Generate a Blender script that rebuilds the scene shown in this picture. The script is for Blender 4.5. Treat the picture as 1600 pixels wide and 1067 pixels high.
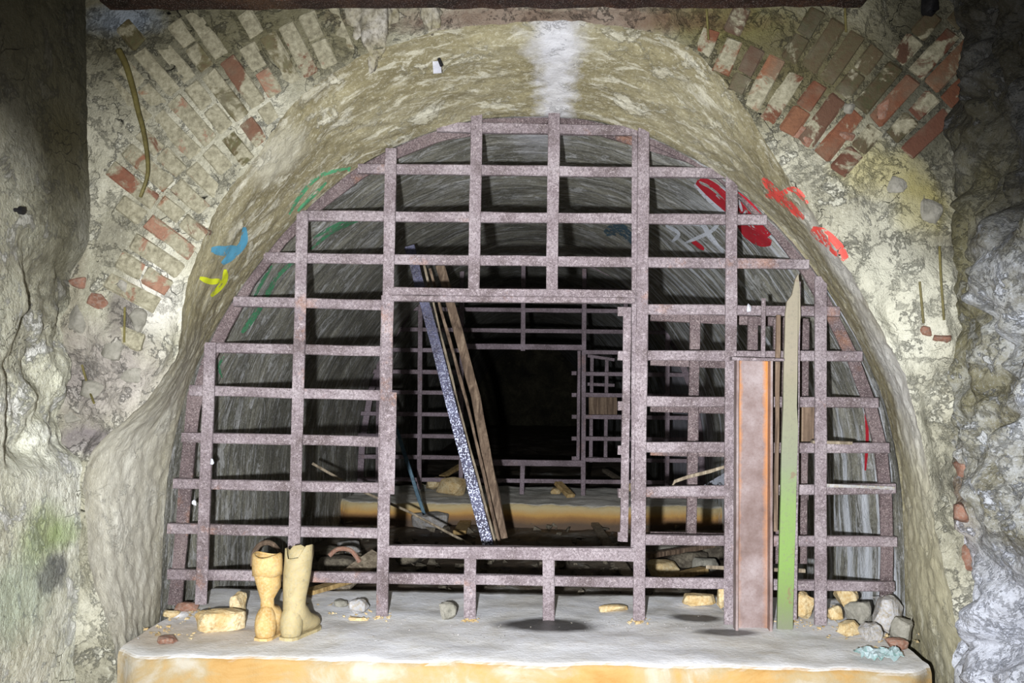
import bpy, bmesh, math, random
from mathutils import Vector, Matrix, noise, Euler
from mathutils.bvhtree import BVHTree
random.seed(7)
for o in list(bpy.data.objects): bpy.data.objects.remove(o)
SC = bpy.context.scene; COL = SC.collection

# ---------------------------------------------------------------- camera, world, lights, exposure
F = 1520.0; CAMZ = 1.51
ROT = (Euler((math.radians(90 + 2.49), 0, math.radians(1.24))).to_matrix() @ Matrix.Rotation(0.0135, 3, 'Z'))
cam_d = bpy.data.cameras.new('camera'); cam_d.lens = F / 1600 * 36; cam_d.sensor_width = 36; cam_d.sensor_fit = 'HORIZONTAL'
cam_d.clip_start = 0.05; cam_d.clip_end = 100
cam = bpy.data.objects.new('camera', cam_d); COL.objects.link(cam)
cam.matrix_world = Matrix.Translation((0, 0, CAMZ)) @ ROT.to_4x4()
SC.camera = cam
w = bpy.data.worlds.new('world'); SC.world = w; w.use_nodes = True
w.node_tree.nodes['Background'].inputs[0].default_value = (0.7, 0.8, 1, 1)
w.node_tree.nodes['Background'].inputs[1].default_value = 0.01
def torch(name, energy, color, size, blend, target, loc=(-0.14, 0.0, CAMZ - 0.09), rad=0.02):
    l = bpy.data.lights.new(name, 'SPOT'); l.energy = energy; l.color = color
    l.spot_size = math.radians(size); l.spot_blend = blend; l.shadow_soft_size = rad
    o = bpy.data.objects.new(name, l); COL.objects.link(o); o.location = loc
    o.rotation_euler = (Vector(target) - Vector(loc)).to_track_quat('-Z', 'Y').to_euler()
    return o
torch('torch_beam', 660, (0.84, 0.89, 1.0), 76, 1.0, (-0.02, 3.8, 1.02))
torch('torch_spill', 330, (1.0, 0.97, 0.88), 84, 1.0, (-0.10, 3.8, 1.18))
SC.view_settings.view_transform = 'Standard'; SC.view_settings.look = 'None'
SC.view_settings.gamma = 1; SC.view_settings.use_curve_mapping = False
SC.view_settings.exposure = 0.75

# ---------------------------------------------------------------- measuring helpers
def ray(px, py): return (ROT @ Vector(((px - 800) / F, -(py - 533.5) / F, -1))).normalized()
O = Vector((0, 0, CAMZ))
def P(px, py, Y): d = ray(px, py); return O + d * (Y / d.y)
def PZ(px, py, z): d = ray(px, py); return O + d * ((z - CAMZ) / d.z)
def fb(p, s, oct=4, off=0.0): return noise.fractal(Vector(p) * s + Vector((off, off * 1.7, -off)), 1.0, 2.0, oct)
def sm(a, b, x): t = max(0, min(1, (x - a) / (b - a))); return t * t * (3 - 2 * t)

# ---------------------------------------------------------------- material helpers
class NT:
    def __init__(s, name):
        s.m = bpy.data.materials.new(name); s.m.use_nodes = True; s.t = s.m.node_tree
        s.b = s.t.nodes['Principled BSDF']; s.b.inputs['Specular IOR Level'].default_value = 0.3
        s.pos = None
    def n(s, ty, **kw):
        x = s.t.nodes.new(ty)
        for k, v in kw.items():
            if hasattr(x, k) and not k[0].isupper(): setattr(x, k, v)
        return x
    def set(s, sock, v):
        if hasattr(v, 'is_linked'): s.t.links.new(v, sock)
        else: sock.default_value = v if not (isinstance(v, tuple) and len(v) == 3 and sock.type == 'RGBA') else (*v, 1)
    def P(s):
        if s.pos is None: s.pos = s.n('ShaderNodeNewGeometry').outputs['Position']
        return s.pos
    def obj(s): return s.n('ShaderNodeTexCoord').outputs['Object']
    def gen(s): return s.n('ShaderNodeTexCoord').outputs['Object']
    def uv(s): return s.n('ShaderNodeTexCoord').outputs['UV']
    def mp(s, vec, sc=(1, 1, 1), loc=(0, 0, 0), rot=(0, 0, 0)):
        x = s.n('ShaderNodeMapping'); s.set(x.inputs[0], vec)
        x.inputs[1].default_value = loc; x.inputs[2].default_value = rot; x.inputs[3].default_value = sc
        return x.outputs[0]
    def noise(s, vec, scale, detail=6, rough=0.6, dist=0.0):
        x = s.n('ShaderNodeTexNoise'); s.set(x.inputs['Vector'], vec)
        x.inputs['Scale'].default_value = scale; x.inputs['Detail'].default_value = detail
        x.inputs['Roughness'].default_value = rough; x.inputs['Distortion'].default_value = dist
        return x.outputs['Fac']
    def vor(s, vec, scale, feature='F1', out='Distance'):
        x = s.n('ShaderNodeTexVoronoi'); x.feature = feature; s.set(x.inputs['Vector'], vec); x.inputs['Scale'].default_value = scale
        return x.outputs[out]
    def rng(s, v, a, b, c=0.0, d=1.0):
        x = s.n('ShaderNodeMapRange'); s.set(x.inputs[0], v)
        for i, q in enumerate((a, b, c, d)): x.inputs[i + 1].default_value = q
        return x.outputs[0]
    def math(s, op, a, b=0.0):
        x = s.n('ShaderNodeMath'); x.operation = op; s.set(x.inputs[0], a); s.set(x.inputs[1], b); return x.outputs[0]
    def vm(s, op, a, b):
        x = s.n('ShaderNodeVectorMath'); x.operation = op; s.set(x.inputs[0], a); s.set(x.inputs[1], b); return x.outputs[0] if op != 'LENGTH' else x.outputs[1]
    def mix(s, f, a, b, mode='MIX'):
        x = s.n('ShaderNodeMix'); x.data_type = 'RGBA'; x.blend_type = mode
        s.set(x.inputs[0], f); s.set(x.inputs[6], a); s.set(x.inputs[7], b); return x.outputs[2]
    def ramp(s, v, stops):
        x = s.n('ShaderNodeValToRGB'); s.set(x.inputs[0], v); e = x.color_ramp.elements
        while len(e) < len(stops): e.new(0.5)
        for q, (p, c) in zip(e, stops): q.position = p; q.color = (*c, 1)
        return x.outputs[0]
    def bump(s, h, st=0.5, d=0.01):
        x = s.n('ShaderNodeBump'); s.set(x.inputs['Height'], h); x.inputs['Strength'].default_value = st; x.inputs['Distance'].default_value = d
        s.t.links.new(x.outputs[0], s.b.inputs['Normal'])
    def spot(s, c, rad, warp=0.5, soft=0.5, seed=0.0):
        """mask 1 inside a noise-edged ellipsoid round the world point c: a stain or painted-in light with a shape of its own"""
        v = s.vm('SUBTRACT', s.P(), tuple(c)); v = s.vm('MULTIPLY', v, tuple(1 / r for r in rad))
        l = s.vm('LENGTH', v, (0, 0, 0)); nz = s.noise(s.mp(s.P(), loc=(seed, seed, 0)), 1.1 / min(rad), 5, 0.65)
        l = s.math('ADD', l, s.math('MULTIPLY', s.math('SUBTRACT', nz, 0.5), warp * 2))
        return s.rng(l, 1 + soft / 2, 1 - soft / 2)
    def done(s, col, rough=0.9):
        s.set(s.b.inputs['Base Color'], col); s.set(s.b.inputs['Roughness'], rough); return s.m
def srgb(r, g, b): return tuple(((c / 255 + 0.055) / 1.055) ** 2.4 if c > 10 else c / 3294 for c in (r, g, b))

def wall_mat(name, cols, patches=(), scale=2.2, bump=0.025, crack=True, off=0.0, gain=1.0):
    cols = [tuple(min(0.85, (c * 0.75 + 0.25 * sum(q) / 3) * gain) for c in q) for q in cols]
    t = NT(name); p = t.mp(t.P(), loc=(off, off, off))
    n1 = t.noise(p, scale, 8, 0.62, 0.6); n2 = t.noise(p, scale * 5, 6, 0.7, 0.2); n3 = t.noise(p, 38, 5, 0.75)
    base = t.ramp(n1, [(0.3, cols[0]), (0.45, cols[1]), (0.56, cols[2]), (0.72, cols[3])])
    base = t.mix(t.rng(n2, 0.5, 0.72, 0, 0.55), base, cols[4])
    base = t.mix(t.rng(n3, 0.35, 0.75, 0, 0.5), base, t.mix(0.5, base, cols[0]))
    f1 = t.rng(t.noise(t.mp(p, loc=(7, 1, 3)), scale * 2.1, 9, 0.68, 0.3), 0.50, 0.54); f2 = t.rng(t.noise(t.mp(p, loc=(1, 5, 9)), scale * 4.5, 9, 0.7, 0.4), 0.56, 0.60)
    f3 = t.rng(t.noise(t.mp(p, loc=(4, 4, 2)), 13, 6, 0.6, 1.5), 0.63, 0.66)
    base = t.mix(t.math('MULTIPLY', f1, 0.22), base, t.mix(0.5, cols[1], cols[0])); base = t.mix(t.math('MULTIPLY', f2, 0.5), base, cols[3])
    base = t.mix(t.math('MULTIPLY', f3, 0.3), base, cols[0])
    g2 = t.noise(p, 80, 6, 0.85); base = t.mix(t.rng(g2, 0.52, 0.62, 0, 0.4), base, cols[0]); base = t.mix(t.rng(g2, 0.46, 0.38, 0, 0.35), base, cols[3])
    h = t.math('ADD', t.math('MULTIPLY', n2, 0.9), t.math('MULTIPLY', n3, 0.5))
    h = t.math('ADD', h, t.math('SUBTRACT', t.math('MULTIPLY', f2, 0.3), t.math('ADD', t.math('MULTIPLY', f1, 0.25), t.math('MULTIPLY', f3, 0.15))))
    if crack:
        wv = t.vm('ADD', p, t.mix(1.0, (0, 0, 0), t.n('ShaderNodeTexNoise').outputs['Color'], 'MIX'))
        e = t.vor(t.mp(wv, sc=(1, 1, 1)), 4.2, 'DISTANCE_TO_EDGE')
        cr = t.math('MULTIPLY', t.rng(e, 0.012, 0.0), t.rng(t.noise(p, 1.7, 3), 0.5, 0.6))
        base = t.mix(t.math('MULTIPLY', cr, 0.35), base, cols[0]); h = t.math('SUBTRACT', h, t.math('MULTIPLY', cr, 0.4))
    for c, rad, col, st, warp, soft in patches:
        m = t.math('MULTIPLY', t.spot(c, rad, warp, soft, c[0] * 3), st)
        base = t.mix(m, base, col)
    t.bump(h, 1.0, bump); return t.done(base, t.rng(n2, 0.3, 0.7, 0.75, 0.95))

Y0, Y1, Y2 = 3.3, 3.8, 8.04      # face of the arch, first grate, second grate
LZ, FZ = 0.60, 0.43              # ledge top, tunnel floor
S = srgb
moss = S(120, 150, 60); lime = S(205, 200, 170); white = S(226, 226, 228); soot = S(42, 40, 30); olive = S(112, 106, 66); ochre = S(196, 178, 96)
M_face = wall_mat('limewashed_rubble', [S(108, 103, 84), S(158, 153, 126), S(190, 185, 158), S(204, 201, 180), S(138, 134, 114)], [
    (P(250, 60, Y0), (0.42, 0.5, 0.20), S(66, 62, 36), 0.75, 0.4, 0.9),
    (P(470, 60, Y0), (0.30, 0.5, 0.17), S(92, 86, 56), 0.7, 0.4, 0.9),
    (P(190, 30, Y0), (0.12, 0.5, 0.05), S(170, 184, 205), 0.6, 0.5, 0.9),  # bluish-white wet highlight, painted into the wall colour
    (P(1230, 90, Y0), (0.42, 0.5, 0.24), S(86, 78, 42), 0.8, 0.35, 0.9),
    (P(1440, 130, Y0), (0.16, 0.5, 0.38), S(50, 48, 34), 0.8, 0.4, 0.9),
    (P(1110, 30, Y0), (0.24, 0.5, 0.08), S(112, 106, 58), 0.7, 0.5, 0.8),
    (P(860, 30, Y0), (0.62, 0.5, 0.05), S(92, 58, 48), 0.7, 0.5, 0.8),
    (P(1370, 265, Y0), (0.13, 0.5, 0.08), S(176, 166, 112), 0.6, 0.6, 0.8),
    (P(1440, 330, Y0), (0.09, 0.5, 0.12), S(150, 140, 84), 0.7, 0.5, 0.6),
    (P(1430, 385, Y0), (0.17, 0.5, 0.06), S(92, 86, 70), 0.6, 0.5, 0.7),
    (P(110, 420, Y0), (0.05, 0.5, 0.4), S(120, 110, 92), 0.4, 0.5, 0.7),
    (P(1400, 480, Y0), (0.16, 0.5, 0.30), S(206, 204, 186), 0.55, 0.4, 0.9),
    (P(240, 470, Y0), (0.10, 0.5, 0.12), S(212, 208, 198), 0.6, 0.4, 0.9),
    (P(160, 590, Y0), (0.20, 0.5, 0.16), S(150, 140, 140), 0.55, 0.5, 0.8),
    (P(190, 480, Y0), (0.05, 0.5, 0.09), S(100, 92, 88), 0.7, 0.5, 0.6),
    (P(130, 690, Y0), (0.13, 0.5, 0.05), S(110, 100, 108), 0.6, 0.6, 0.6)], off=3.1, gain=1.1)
M_left = wall_mat('left_plaster', [S(130, 126, 106), S(168, 167, 143), S(192, 191, 168), S(206, 205, 188), S(152, 150, 128)], [
    ((-1.5, 3.1, 2.75), (0.5, 1.2, 0.62), S(46, 42, 24), 0.88, 0.25, 0.5),
    ((-1.5, 3.25, 2.1), (0.3, 0.3, 0.4), S(66, 60, 34), 0.75, 0.4, 0.6),
    ((-1.5, 3.05, 1.02), (0.3, 0.13, 0.09), S(134, 158, 74), 0.55, 0.5, 0.9),
    ((-1.5, 3.2, 1.0), (0.3, 0.10, 0.05), S(140, 170, 80), 0.5, 0.5, 0.9),
    ((-1.5, 2.9, 0.85), (0.3, 0.2, 0.12), S(150, 176, 150), 0.4, 0.5, 0.9),
    ((-1.5, 3.12, 0.88), (0.3, 0.10, 0.06), S(104, 106, 104), 0.75, 0.8, 0.5)], off=9.7, scale=1.6, gain=1.75)
M_right = wall_mat('right_rock', [S(62, 58, 48), S(116, 112, 92), S(158, 160, 160), S(190, 196, 210), S(120, 112, 74)], [
    ((1.5, 3.1, 2.4), (0.6, 1.2, 0.55), S(34, 32, 26), 0.85, 0.3, 0.6),
    ((1.5, 3.2, 1.75), (0.3, 0.3, 0.5), S(120, 114, 78), 0.5, 0.5, 0.9),
    ((1.5, 3.25, 1.1), (0.3, 0.12, 0.2), S(136, 108, 92), 0.4, 0.6, 0.7), ((1.5, 3.1, 0.75), (0.3, 0.35, 0.3), S(206, 210, 224), 0.6, 0.5, 0.8)], off=5.3, scale=3.2, bump=0.02, gain=1.35, crack=False)  # pale blue low patch: bluish torchlight painted into the rock colour
M_soot = wall_mat('sooty_stone', [S(30, 28, 22), S(56, 52, 36), S(76, 70, 48), S(96, 90, 66), S(60, 56, 36)], off=1.3)

def streak_mat(name, cols, patches=(), su=1.5, sv=22, wmask=None, gain=1.0):
    """u runs along the vault's curve, v along the tunnel: drips run down the curve"""
    cols = [tuple(min(0.85, (c * 0.75 + 0.25 * sum(q) / 3) * gain) for c in q) for q in cols]
    t = NT(name); uv = t.uv()
    s1 = t.noise(t.mp(uv, sc=(su, sv, 1)), 1.0, 7, 0.62, 0.5); s2 = t.noise(t.mp(uv, sc=(su * 3, sv * 2.6, 1), loc=(5, 3, 0)), 1.0, 5, 0.7, 0.3)
    n1 = t.noise(t.P(), 2.1, 7, 0.6, 0.5); n3 = t.noise(t.P(), 34, 4, 0.75)
    base = t.ramp(n1, [(0.32, cols[0]), (0.46, cols[1]), (0.56, cols[2]), (0.7, cols[3])])
    base = t.mix(t.rng(s1, 0.36, 0.62, 0.0, 0.55), cols[0], base)
    base = t.mix(t.rng(s2, 0.56, 0.74, 0, 0.6), base, cols[4])
    base = t.mix(t.rng(n3, 0.4, 0.75, 0, 0.5), base, cols[0])
    f2 = t.rng(t.noise(t.mp(t.P(), loc=(1, 5, 9)), 7, 9, 0.7, 0.4), 0.56, 0.60); f3 = t.rng(t.noise(t.mp(t.P(), loc=(6, 2, 9)), 10, 8, 0.6, 1.2), 0.60, 0.63)
    base = t.mix(t.math('MULTIPLY', f2, 0.4), base, cols[4]); base = t.mix(t.math('MULTIPLY', f3, 0.35), base, cols[0])
    g1 = t.noise(t.mp(uv, sc=(5, 16, 1), loc=(3, 8, 0)), 1.0, 9, 0.75, 0.8); g2 = t.noise(t.P(), 75, 6, 0.85)
    base = t.mix(t.rng(g1, 0.53, 0.60, 0, 0.5), base, cols[1]); base = t.mix(t.rng(g1, 0.46, 0.41, 0, 0.45), base, cols[4])
    base = t.mix(t.rng(g2, 0.52, 0.62, 0, 0.45), base, cols[0]); base = t.mix(t.rng(g2, 0.46, 0.38, 0, 0.4), base, cols[4])
    if wmask:     # lime runs on the right-hand haunch
        m = t.n('ShaderNodeSeparateXYZ'); t.set(m.inputs[0], t.P())
        k = t.math('MULTIPLY', t.rng(m.outputs[0], 0.55, 0.95), t.rng(t.noise(t.mp(uv, sc=(0.9, 13, 1), loc=(2, 7, 0)), 1, 5, 0.6, 0.4), 0.5, 0.6))
        base = t.mix(t.math('MULTIPLY', k, 0.9), base, S(228, 232, 238))
    for c, rad, col, st, warp, soft in patches:
        base = t.mix(t.math('MULTIPLY', t.spot(c, rad, warp, soft, c[0] * 3), st), base, col)
    h = t.math('ADD', t.math('MULTIPLY', s1, 0.25), t.math('ADD', t.math('MULTIPLY', s2, 0.25), t.math('MULTIPLY', n3, 0.5)))
    h = t.math('ADD', h, t.math('SUBTRACT', t.math('MULTIPLY', f2, 0.3), t.math('MULTIPLY', f3, 0.12)))
    t.bump(h, 0.8, 0.012); return t.done(base, 0.85)
M_reveal = streak_mat('reveal_plaster', [S(112, 102, 66), S(148, 138, 96), S(176, 168, 130), S(194, 188, 158), S(206, 202, 180)], [
    ((0.075, 3.55, 2.6), (0.065, 0.6, 0.35), S(200, 200, 206), 0.7, 1.1, 0.9),
    ((0.06, 3.38, 2.72), (0.10, 0.10, 0.2), S(200, 200, 206), 0.55, 1.2, 0.9),
    ((-1.35, 3.5, 1.0), (0.25, 0.4, 0.6), S(208, 206, 196), 0.5, 0.4, 0.8),
    ((1.30, 3.42, 1.45), (0.2, 0.20, 0.42), S(214, 213, 210), 0.65, 0.45, 0.7),
    ((1.12, 3.36, 2.0), (0.2, 0.12, 0.22), S(196, 194, 190), 0.7, 0.45, 0.7),
    ((1.42, 3.45, 0.95), (0.2, 0.35, 0.42), S(200, 194, 164), 0.65, 0.4, 0.7),
    ((-1.18, 3.4, 1.85), (0.14, 0.2, 0.2), S(150, 142, 110), 0.5, 0.4, 0.7),
    ((-0.9, 3.4, 2.3), (0.12, 0.12, 0.12), S(194, 190, 172), 0.5, 0.5, 0.7)], su=2.0, sv=7, gain=1.15)
M_vault = streak_mat('vault_concrete', [S(42, 41, 34), S(76, 74, 62), S(108, 105, 90), S(132, 130, 116), S(160, 160, 156)], [
    ((0.02, 4.0, 2.55), (0.10, 0.45, 0.25), S(206, 206, 214), 0.6, 0.9, 1.2), ((1.45, 9.3, 1.25), (0.3, 1.3, 0.75), S(200, 198, 212), 0.7, 0.3, 0.4)], wmask=True, gain=4.8)

def ledge_mat():
    t = NT('ledge_concrete'); p = t.P(); g = t.n('ShaderNodeNewGeometry')
    n1 = t.noise(p, 2.6, 8, 0.62, 0.5); n2 = t.noise(p, 16, 6, 0.7); n3 = t.noise(p, 90, 3, 0.7)
    top = t.ramp(n1, [(0.3, S(186, 180, 170)), (0.46, S(212, 210, 206)), (0.6, S(226, 226, 228)), (0.75, S(236, 235, 235))])
    top = t.mix(t.rng(n2, 0.52, 0.75, 0, 0.5), top, S(190, 180, 160))
    top = t.mix(t.rng(n3, 0.62, 0.75, 0, 0.5), top, S(240, 240, 242))
    fr = t.ramp(t.noise(t.mp(p, sc=(1, 1, 1.6), loc=(4, 2, 8)), 3.0, 8, 0.62, 0.6), [(0.36, S(150, 112, 58)), (0.46, S(160, 128, 78)), (0.54, S(152, 134, 100)), (0.64, S(164, 156, 140))])
    fr = t.mix(t.rng(n2, 0.6, 0.8, 0, 0.5), fr, S(160, 118, 64))
    s = t.n('ShaderNodeSeparateXYZ'); t.set(s.inputs[0], g.outputs['True Normal'])
    k = t.rng(s.outputs[1], -0.35, -0.7)
    col = t.mix(k, top, fr)
    rub = t.spot((-1.2, 3.5, LZ), (0.35, 0.16, 0.2), 0.5, 0.8, 2)
    col = t.mix(t.math('MULTIPLY', rub, 0.45), col, S(176, 150, 108))
    rough = t.rng(n2, 0.3, 0.7, 0.8, 0.97)
    for (px, py, rx, ry, st) in ((856, 976, 0.185, 0.10, 0.92), (1088, 966, 0.10, 0.06, 0.85), (1136, 988, 0.11, 0.05, 0.8), (1010, 978, 0.0001, 0.0001, 0)):
        c = PZ(px, py, LZ)
        if st == 0: continue
        m = t.math('MULTIPLY', t.spot(c, (rx, ry, 0.2), 0.22, 0.5, px), st)
        col = t.mix(m, col, S(44, 40, 36)); rough = t.math('SUBTRACT', rough, t.math('MULTIPLY', m, 0.45))
    t.bump(t.math('ADD', t.math('MULTIPLY', n2, 0.6), t.math('MULTIPLY', n3, 0.25)), 0.6, 0.012)
    return t.done(col, rough)
M_ledge = ledge_mat()
def ledge2_mat():
    t = NT('far_ledge_limestone'); p = t.P(); g = t.n('ShaderNodeNewGeometry')
    n1 = t.noise(p, 2.2, 8, 0.62, 0.5); top = t.ramp(n1, [(0.35, S(190, 188, 176)), (0.6, S(225, 222, 212))])
    zz = t.n('ShaderNodeSeparateXYZ'); t.set(zz.inputs[0], p)
    h = t.math('ADD', zz.outputs[2], t.math('MULTIPLY', n1, 0.12))
    fr = t.ramp(t.rng(h, 0.52, 0.64), [(0.0, S(96, 80, 66)), (0.4, S(150, 112, 70)), (0.6, S(186, 146, 84)), (1, S(184, 166, 124))])
    s = t.n('ShaderNodeSeparateXYZ'); t.set(s.inputs[0], g.outputs['True Normal'])
    t.bump(t.noise(p, 20, 5, 0.7), 0.6, 0.02)
    return t.done(t.mix(t.rng(s.outputs[1], -0.3, -0.7), top, fr), 0.9)
M_ledge2 = ledge2_mat()
def floor_mat():
    t = NT('wet_tunnel_floor'); p = t.P(); n1 = t.noise(p, 2.4, 8, 0.65, 0.8); n2 = t.noise(p, 14, 6, 0.7)
    col = t.ramp(n1, [(0.35, S(44, 38, 32)), (0.5, S(92, 80, 66)), (0.6, S(112, 104, 92)), (0.72, S(180, 178, 172))])
    col = t.mix(t.rng(n2, 0.5, 0.7, 0, 0.5), col, S(48, 42, 36))
    t.bump(n2, 0.8, 0.03); return t.done(col, t.rng(n1, 0.35, 0.6, 0.35, 0.9))
M_floor = floor_mat()

def rust_mat(name, a, b, c, orange=0.25, spark=0.0, sc=1.0):
    t = NT(name); p = t.P()
    n1 = t.noise(p, 5 * sc, 6, 0.65); n2 = t.noise(p, 120, 4, 0.8); n3 = t.noise(p, 260, 2, 0.6)
    col = t.ramp(n1, [(0.35, a), (0.5, b), (0.68, c)])
    col = t.mix(t.rng(n2, 0.44, 0.62, 0, 0.75), col, tuple(q * 0.7 for q in a))
    col = t.mix(t.rng(t.noise(t.mp(p, loc=(8, 3, 5)), 70, 4, 0.85), 0.54, 0.66, 0, 0.5), col, tuple(min(1, q * 1.5) for q in c))
    col = t.mix(t.rng(n3, 0.58, 0.68, 0, 0.45), col, S(196, 184, 180))
    col = t.mix(t.rng(t.noise(t.mp(p, loc=(3, 9, 1)), 3.4, 6, 0.7), 0.60, 0.70, 0, orange), col, S(176, 112, 52))
    if spark:
        so = t.n('ShaderNodeSeparateXYZ'); t.set(so.inputs[0], t.obj())
        col = t.mix(t.math('MULTIPLY', t.rng(t.noise(p, 120, 2, 0.5), 0.52, 0.6, 0, spark), t.rng(so.outputs[2], 1.1, 0.6, 0.08, 1.0)), col, S(225, 230, 250))
    t.b.inputs['Metallic'].default_value = 0.15
    t.bump(t.math('ADD', n2, t.math('MULTIPLY', n1, 0.5)), 0.6, 0.004); return t.done(col, 0.75)
M_rust = rust_mat('rusted_steel', S(92, 80, 80), S(126, 114, 117), S(156, 146, 148), 0.3)
M_rustd = rust_mat('dark_rusted_steel', S(72, 60, 60), S(98, 84, 84), S(120, 106, 104), 0.25)
M_rust2 = rust_mat('far_rusted_steel', S(96, 84, 88), S(122, 108, 114), S(144, 130, 138), 0.15)
M_beam = rust_mat('flaky_beam_steel', S(30, 20, 16), S(56, 34, 28), S(84, 60, 44), 0.2)
def channel_mat():
    t = NT('channel_steel'); o = t.obj(); s = t.n('ShaderNodeSeparateXYZ'); t.set(s.inputs[0], o)
    n1 = t.noise(t.P(), 6, 6, 0.65); n2 = t.noise(t.P(), 110, 4, 0.8)
    col = t.ramp(n1, [(0.35, S(104, 86, 80)), (0.5, S(126, 110, 106)), (0.68, S(150, 138, 136))])
    col = t.mix(t.rng(n2, 0.5, 0.7, 0, 0.5), col, S(104, 80, 74))
    ax = t.math('ABSOLUTE', s.outputs[0]); ed = t.math('ADD', ax, t.math('MULTIPLY', t.math('SUBTRACT', t.noise(t.P(), 11, 5, 0.7), 0.5), 0.045))
    k = t.math('MULTIPLY', t.rng(ed, 0.038, 0.056), t.rng(ax, 0.060, 0.057)); k = t.math('MULTIPLY', k, t.rng(s.outputs[2], 0.1, 1.0, 0.25, 1.0))
    col = t.mix(k, col, S(180, 116, 50)); t.bump(n2, 0.5, 0.003); return t.done(col, 0.8)
M_chan = channel_mat()
def wood_mat(name, a, b, c, axis_scale=(30, 30, 2.5)):
    t = NT(name); p = t.mp(t.obj(), sc=axis_scale); n1 = t.noise(p, 1.4, 6, 0.65, 0.6); n2 = t.noise(t.P(), 60, 4, 0.7)
    col = t.ramp(n1, [(0.35, a), (0.52, b), (0.68, c)]); col = t.mix(t.rng(n2, 0.5, 0.7, 0, 0.4), col, a)
    t.bump(t.math('ADD', n1, t.math('MULTIPLY', n2, 0.4)), 0.7, 0.004); return t.done(col, 0.85)
M_wood = wood_mat('grey_wood', S(90, 80, 66), S(128, 116, 98), S(160, 148, 128))
M_woodd = wood_mat('brown_wood', S(72, 58, 46), S(108, 90, 74), S(140, 122, 102))
M_woody = wood_mat('ochre_wood', S(120, 96, 58), S(160, 134, 88), S(188, 164, 118))
def lath_mat():
    t = NT('painted_lath'); s = t.n('ShaderNodeSeparateXYZ'); t.set(s.inputs[0], t.obj())
    n = t.noise(t.P(), 7, 5, 0.65); n2 = t.noise(t.P(), 90, 4, 0.75)
    zz = t.math('ADD', s.outputs[2], t.math('MULTIPLY', t.math('SUBTRACT', n, 0.5), 0.10))
    col = t.ramp(zz, [(0.0, S(108, 112, 90)), (0.10, S(108, 124, 76)), (0.25, S(114, 142, 74)), (0.46, S(118, 140, 84)), (0.62, S(122, 128, 104)), (0.95, S(134, 128, 108)), (1.0, S(140, 132, 114))])
    col = t.mix(t.rng(n2, 0.52, 0.7, 0, 0.55), col, S(112, 108, 96))
    col = t.mix(t.rng(t.noise(t.P(), 14, 3), 0.66, 0.7, 0, 0.5), col, S(120, 86, 76))
    t.bump(n2, 0.5, 0.003); return t.done(col, 0.8)
M_lath = lath_mat()
M_silver = rust_mat('speckled_galvanised_steel', S(54, 52, 66), S(82, 82, 104), S(112, 114, 140), 0.0, 0.9, 2)
def simple(name, a, b, sc=12, rough=0.8, bump=0.006, c=None):
    t = NT(name); n1 = t.noise(t.P(), sc, 6, 0.65, 0.4); n2 = t.noise(t.P(), sc * 6, 4, 0.7)
    col = t.ramp(n1, [(0.36, a), (0.64, b)]); col = t.mix(t.rng(n2, 0.45, 0.62, 0, 0.6), col, c or a); col = t.mix(t.rng(t.noise(t.mp(t.P(), loc=(2, 6, 4)), sc * 2.2, 6, 0.7), 0.56, 0.66, 0, 0.5), col, tuple(q * 0.5 for q in (c or a)))
    t.bump(t.math('ADD', n1, t.math('MULTIPLY', n2, 0.5)), 0.6, bump); return t.done(col, rough)
M_boot = simple('yellow_rubber', S(160, 126, 70), S(184, 154, 100), 18, 0.7, 0.004, S(186, 166, 126))
M_boot2 = simple('pale_yellow_rubber', S(146, 132, 94), S(168, 152, 112), 18, 0.7, 0.004, S(150, 142, 116))
M_inside = simple('boot_lining', S(120, 104, 70), S(150, 132, 90))
M_stoneY = simple('yellow_stone', S(176, 151, 104), S(203, 189, 154), 14, 0.9, 0.012, S(160, 126, 75))
M_stoneW = simple('white_stone', S(137, 136, 136), S(177, 175, 175), 16, 0.9, 0.012, S(144, 129, 98))
M_stoneG = simple('grey_stone', S(117, 114, 103), S(147, 143, 132), 14, 0.9, 0.012)
M_stoneD = simple('dark_rubble', S(74, 68, 58), S(124, 116, 100), 10, 0.9, 0.02, S(54, 46, 38))
M_brickred = simple('broken_brick', S(112, 78, 62), S(142, 104, 86), 16, 0.9, 0.01, S(140, 124, 112))
M_cable = simple('muddy_cable', S(86, 78, 44), S(116, 108, 62), 10, 0.6, 0.002)
M_black = simple('black_iron', S(20, 20, 24), S(40, 38, 40), 20, 0.6)
M_teal = simple('teal_pole_paint', S(44, 66, 80), S(82, 108, 120), 16, 0.6)
M_drip = simple('dripstone_lime', S(127, 119, 88), S(166, 161, 151), 9, 0.7, 0.02, S(81, 73, 56))
M_fluff = simple('white_cobweb', S(170, 170, 178), S(200, 200, 204), 20, 0.9)
M_glass = simple('teal_plastic', S(102, 139, 132), S(158, 173, 175), 26, 0.3, 0.003, S(181, 185, 187))

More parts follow.
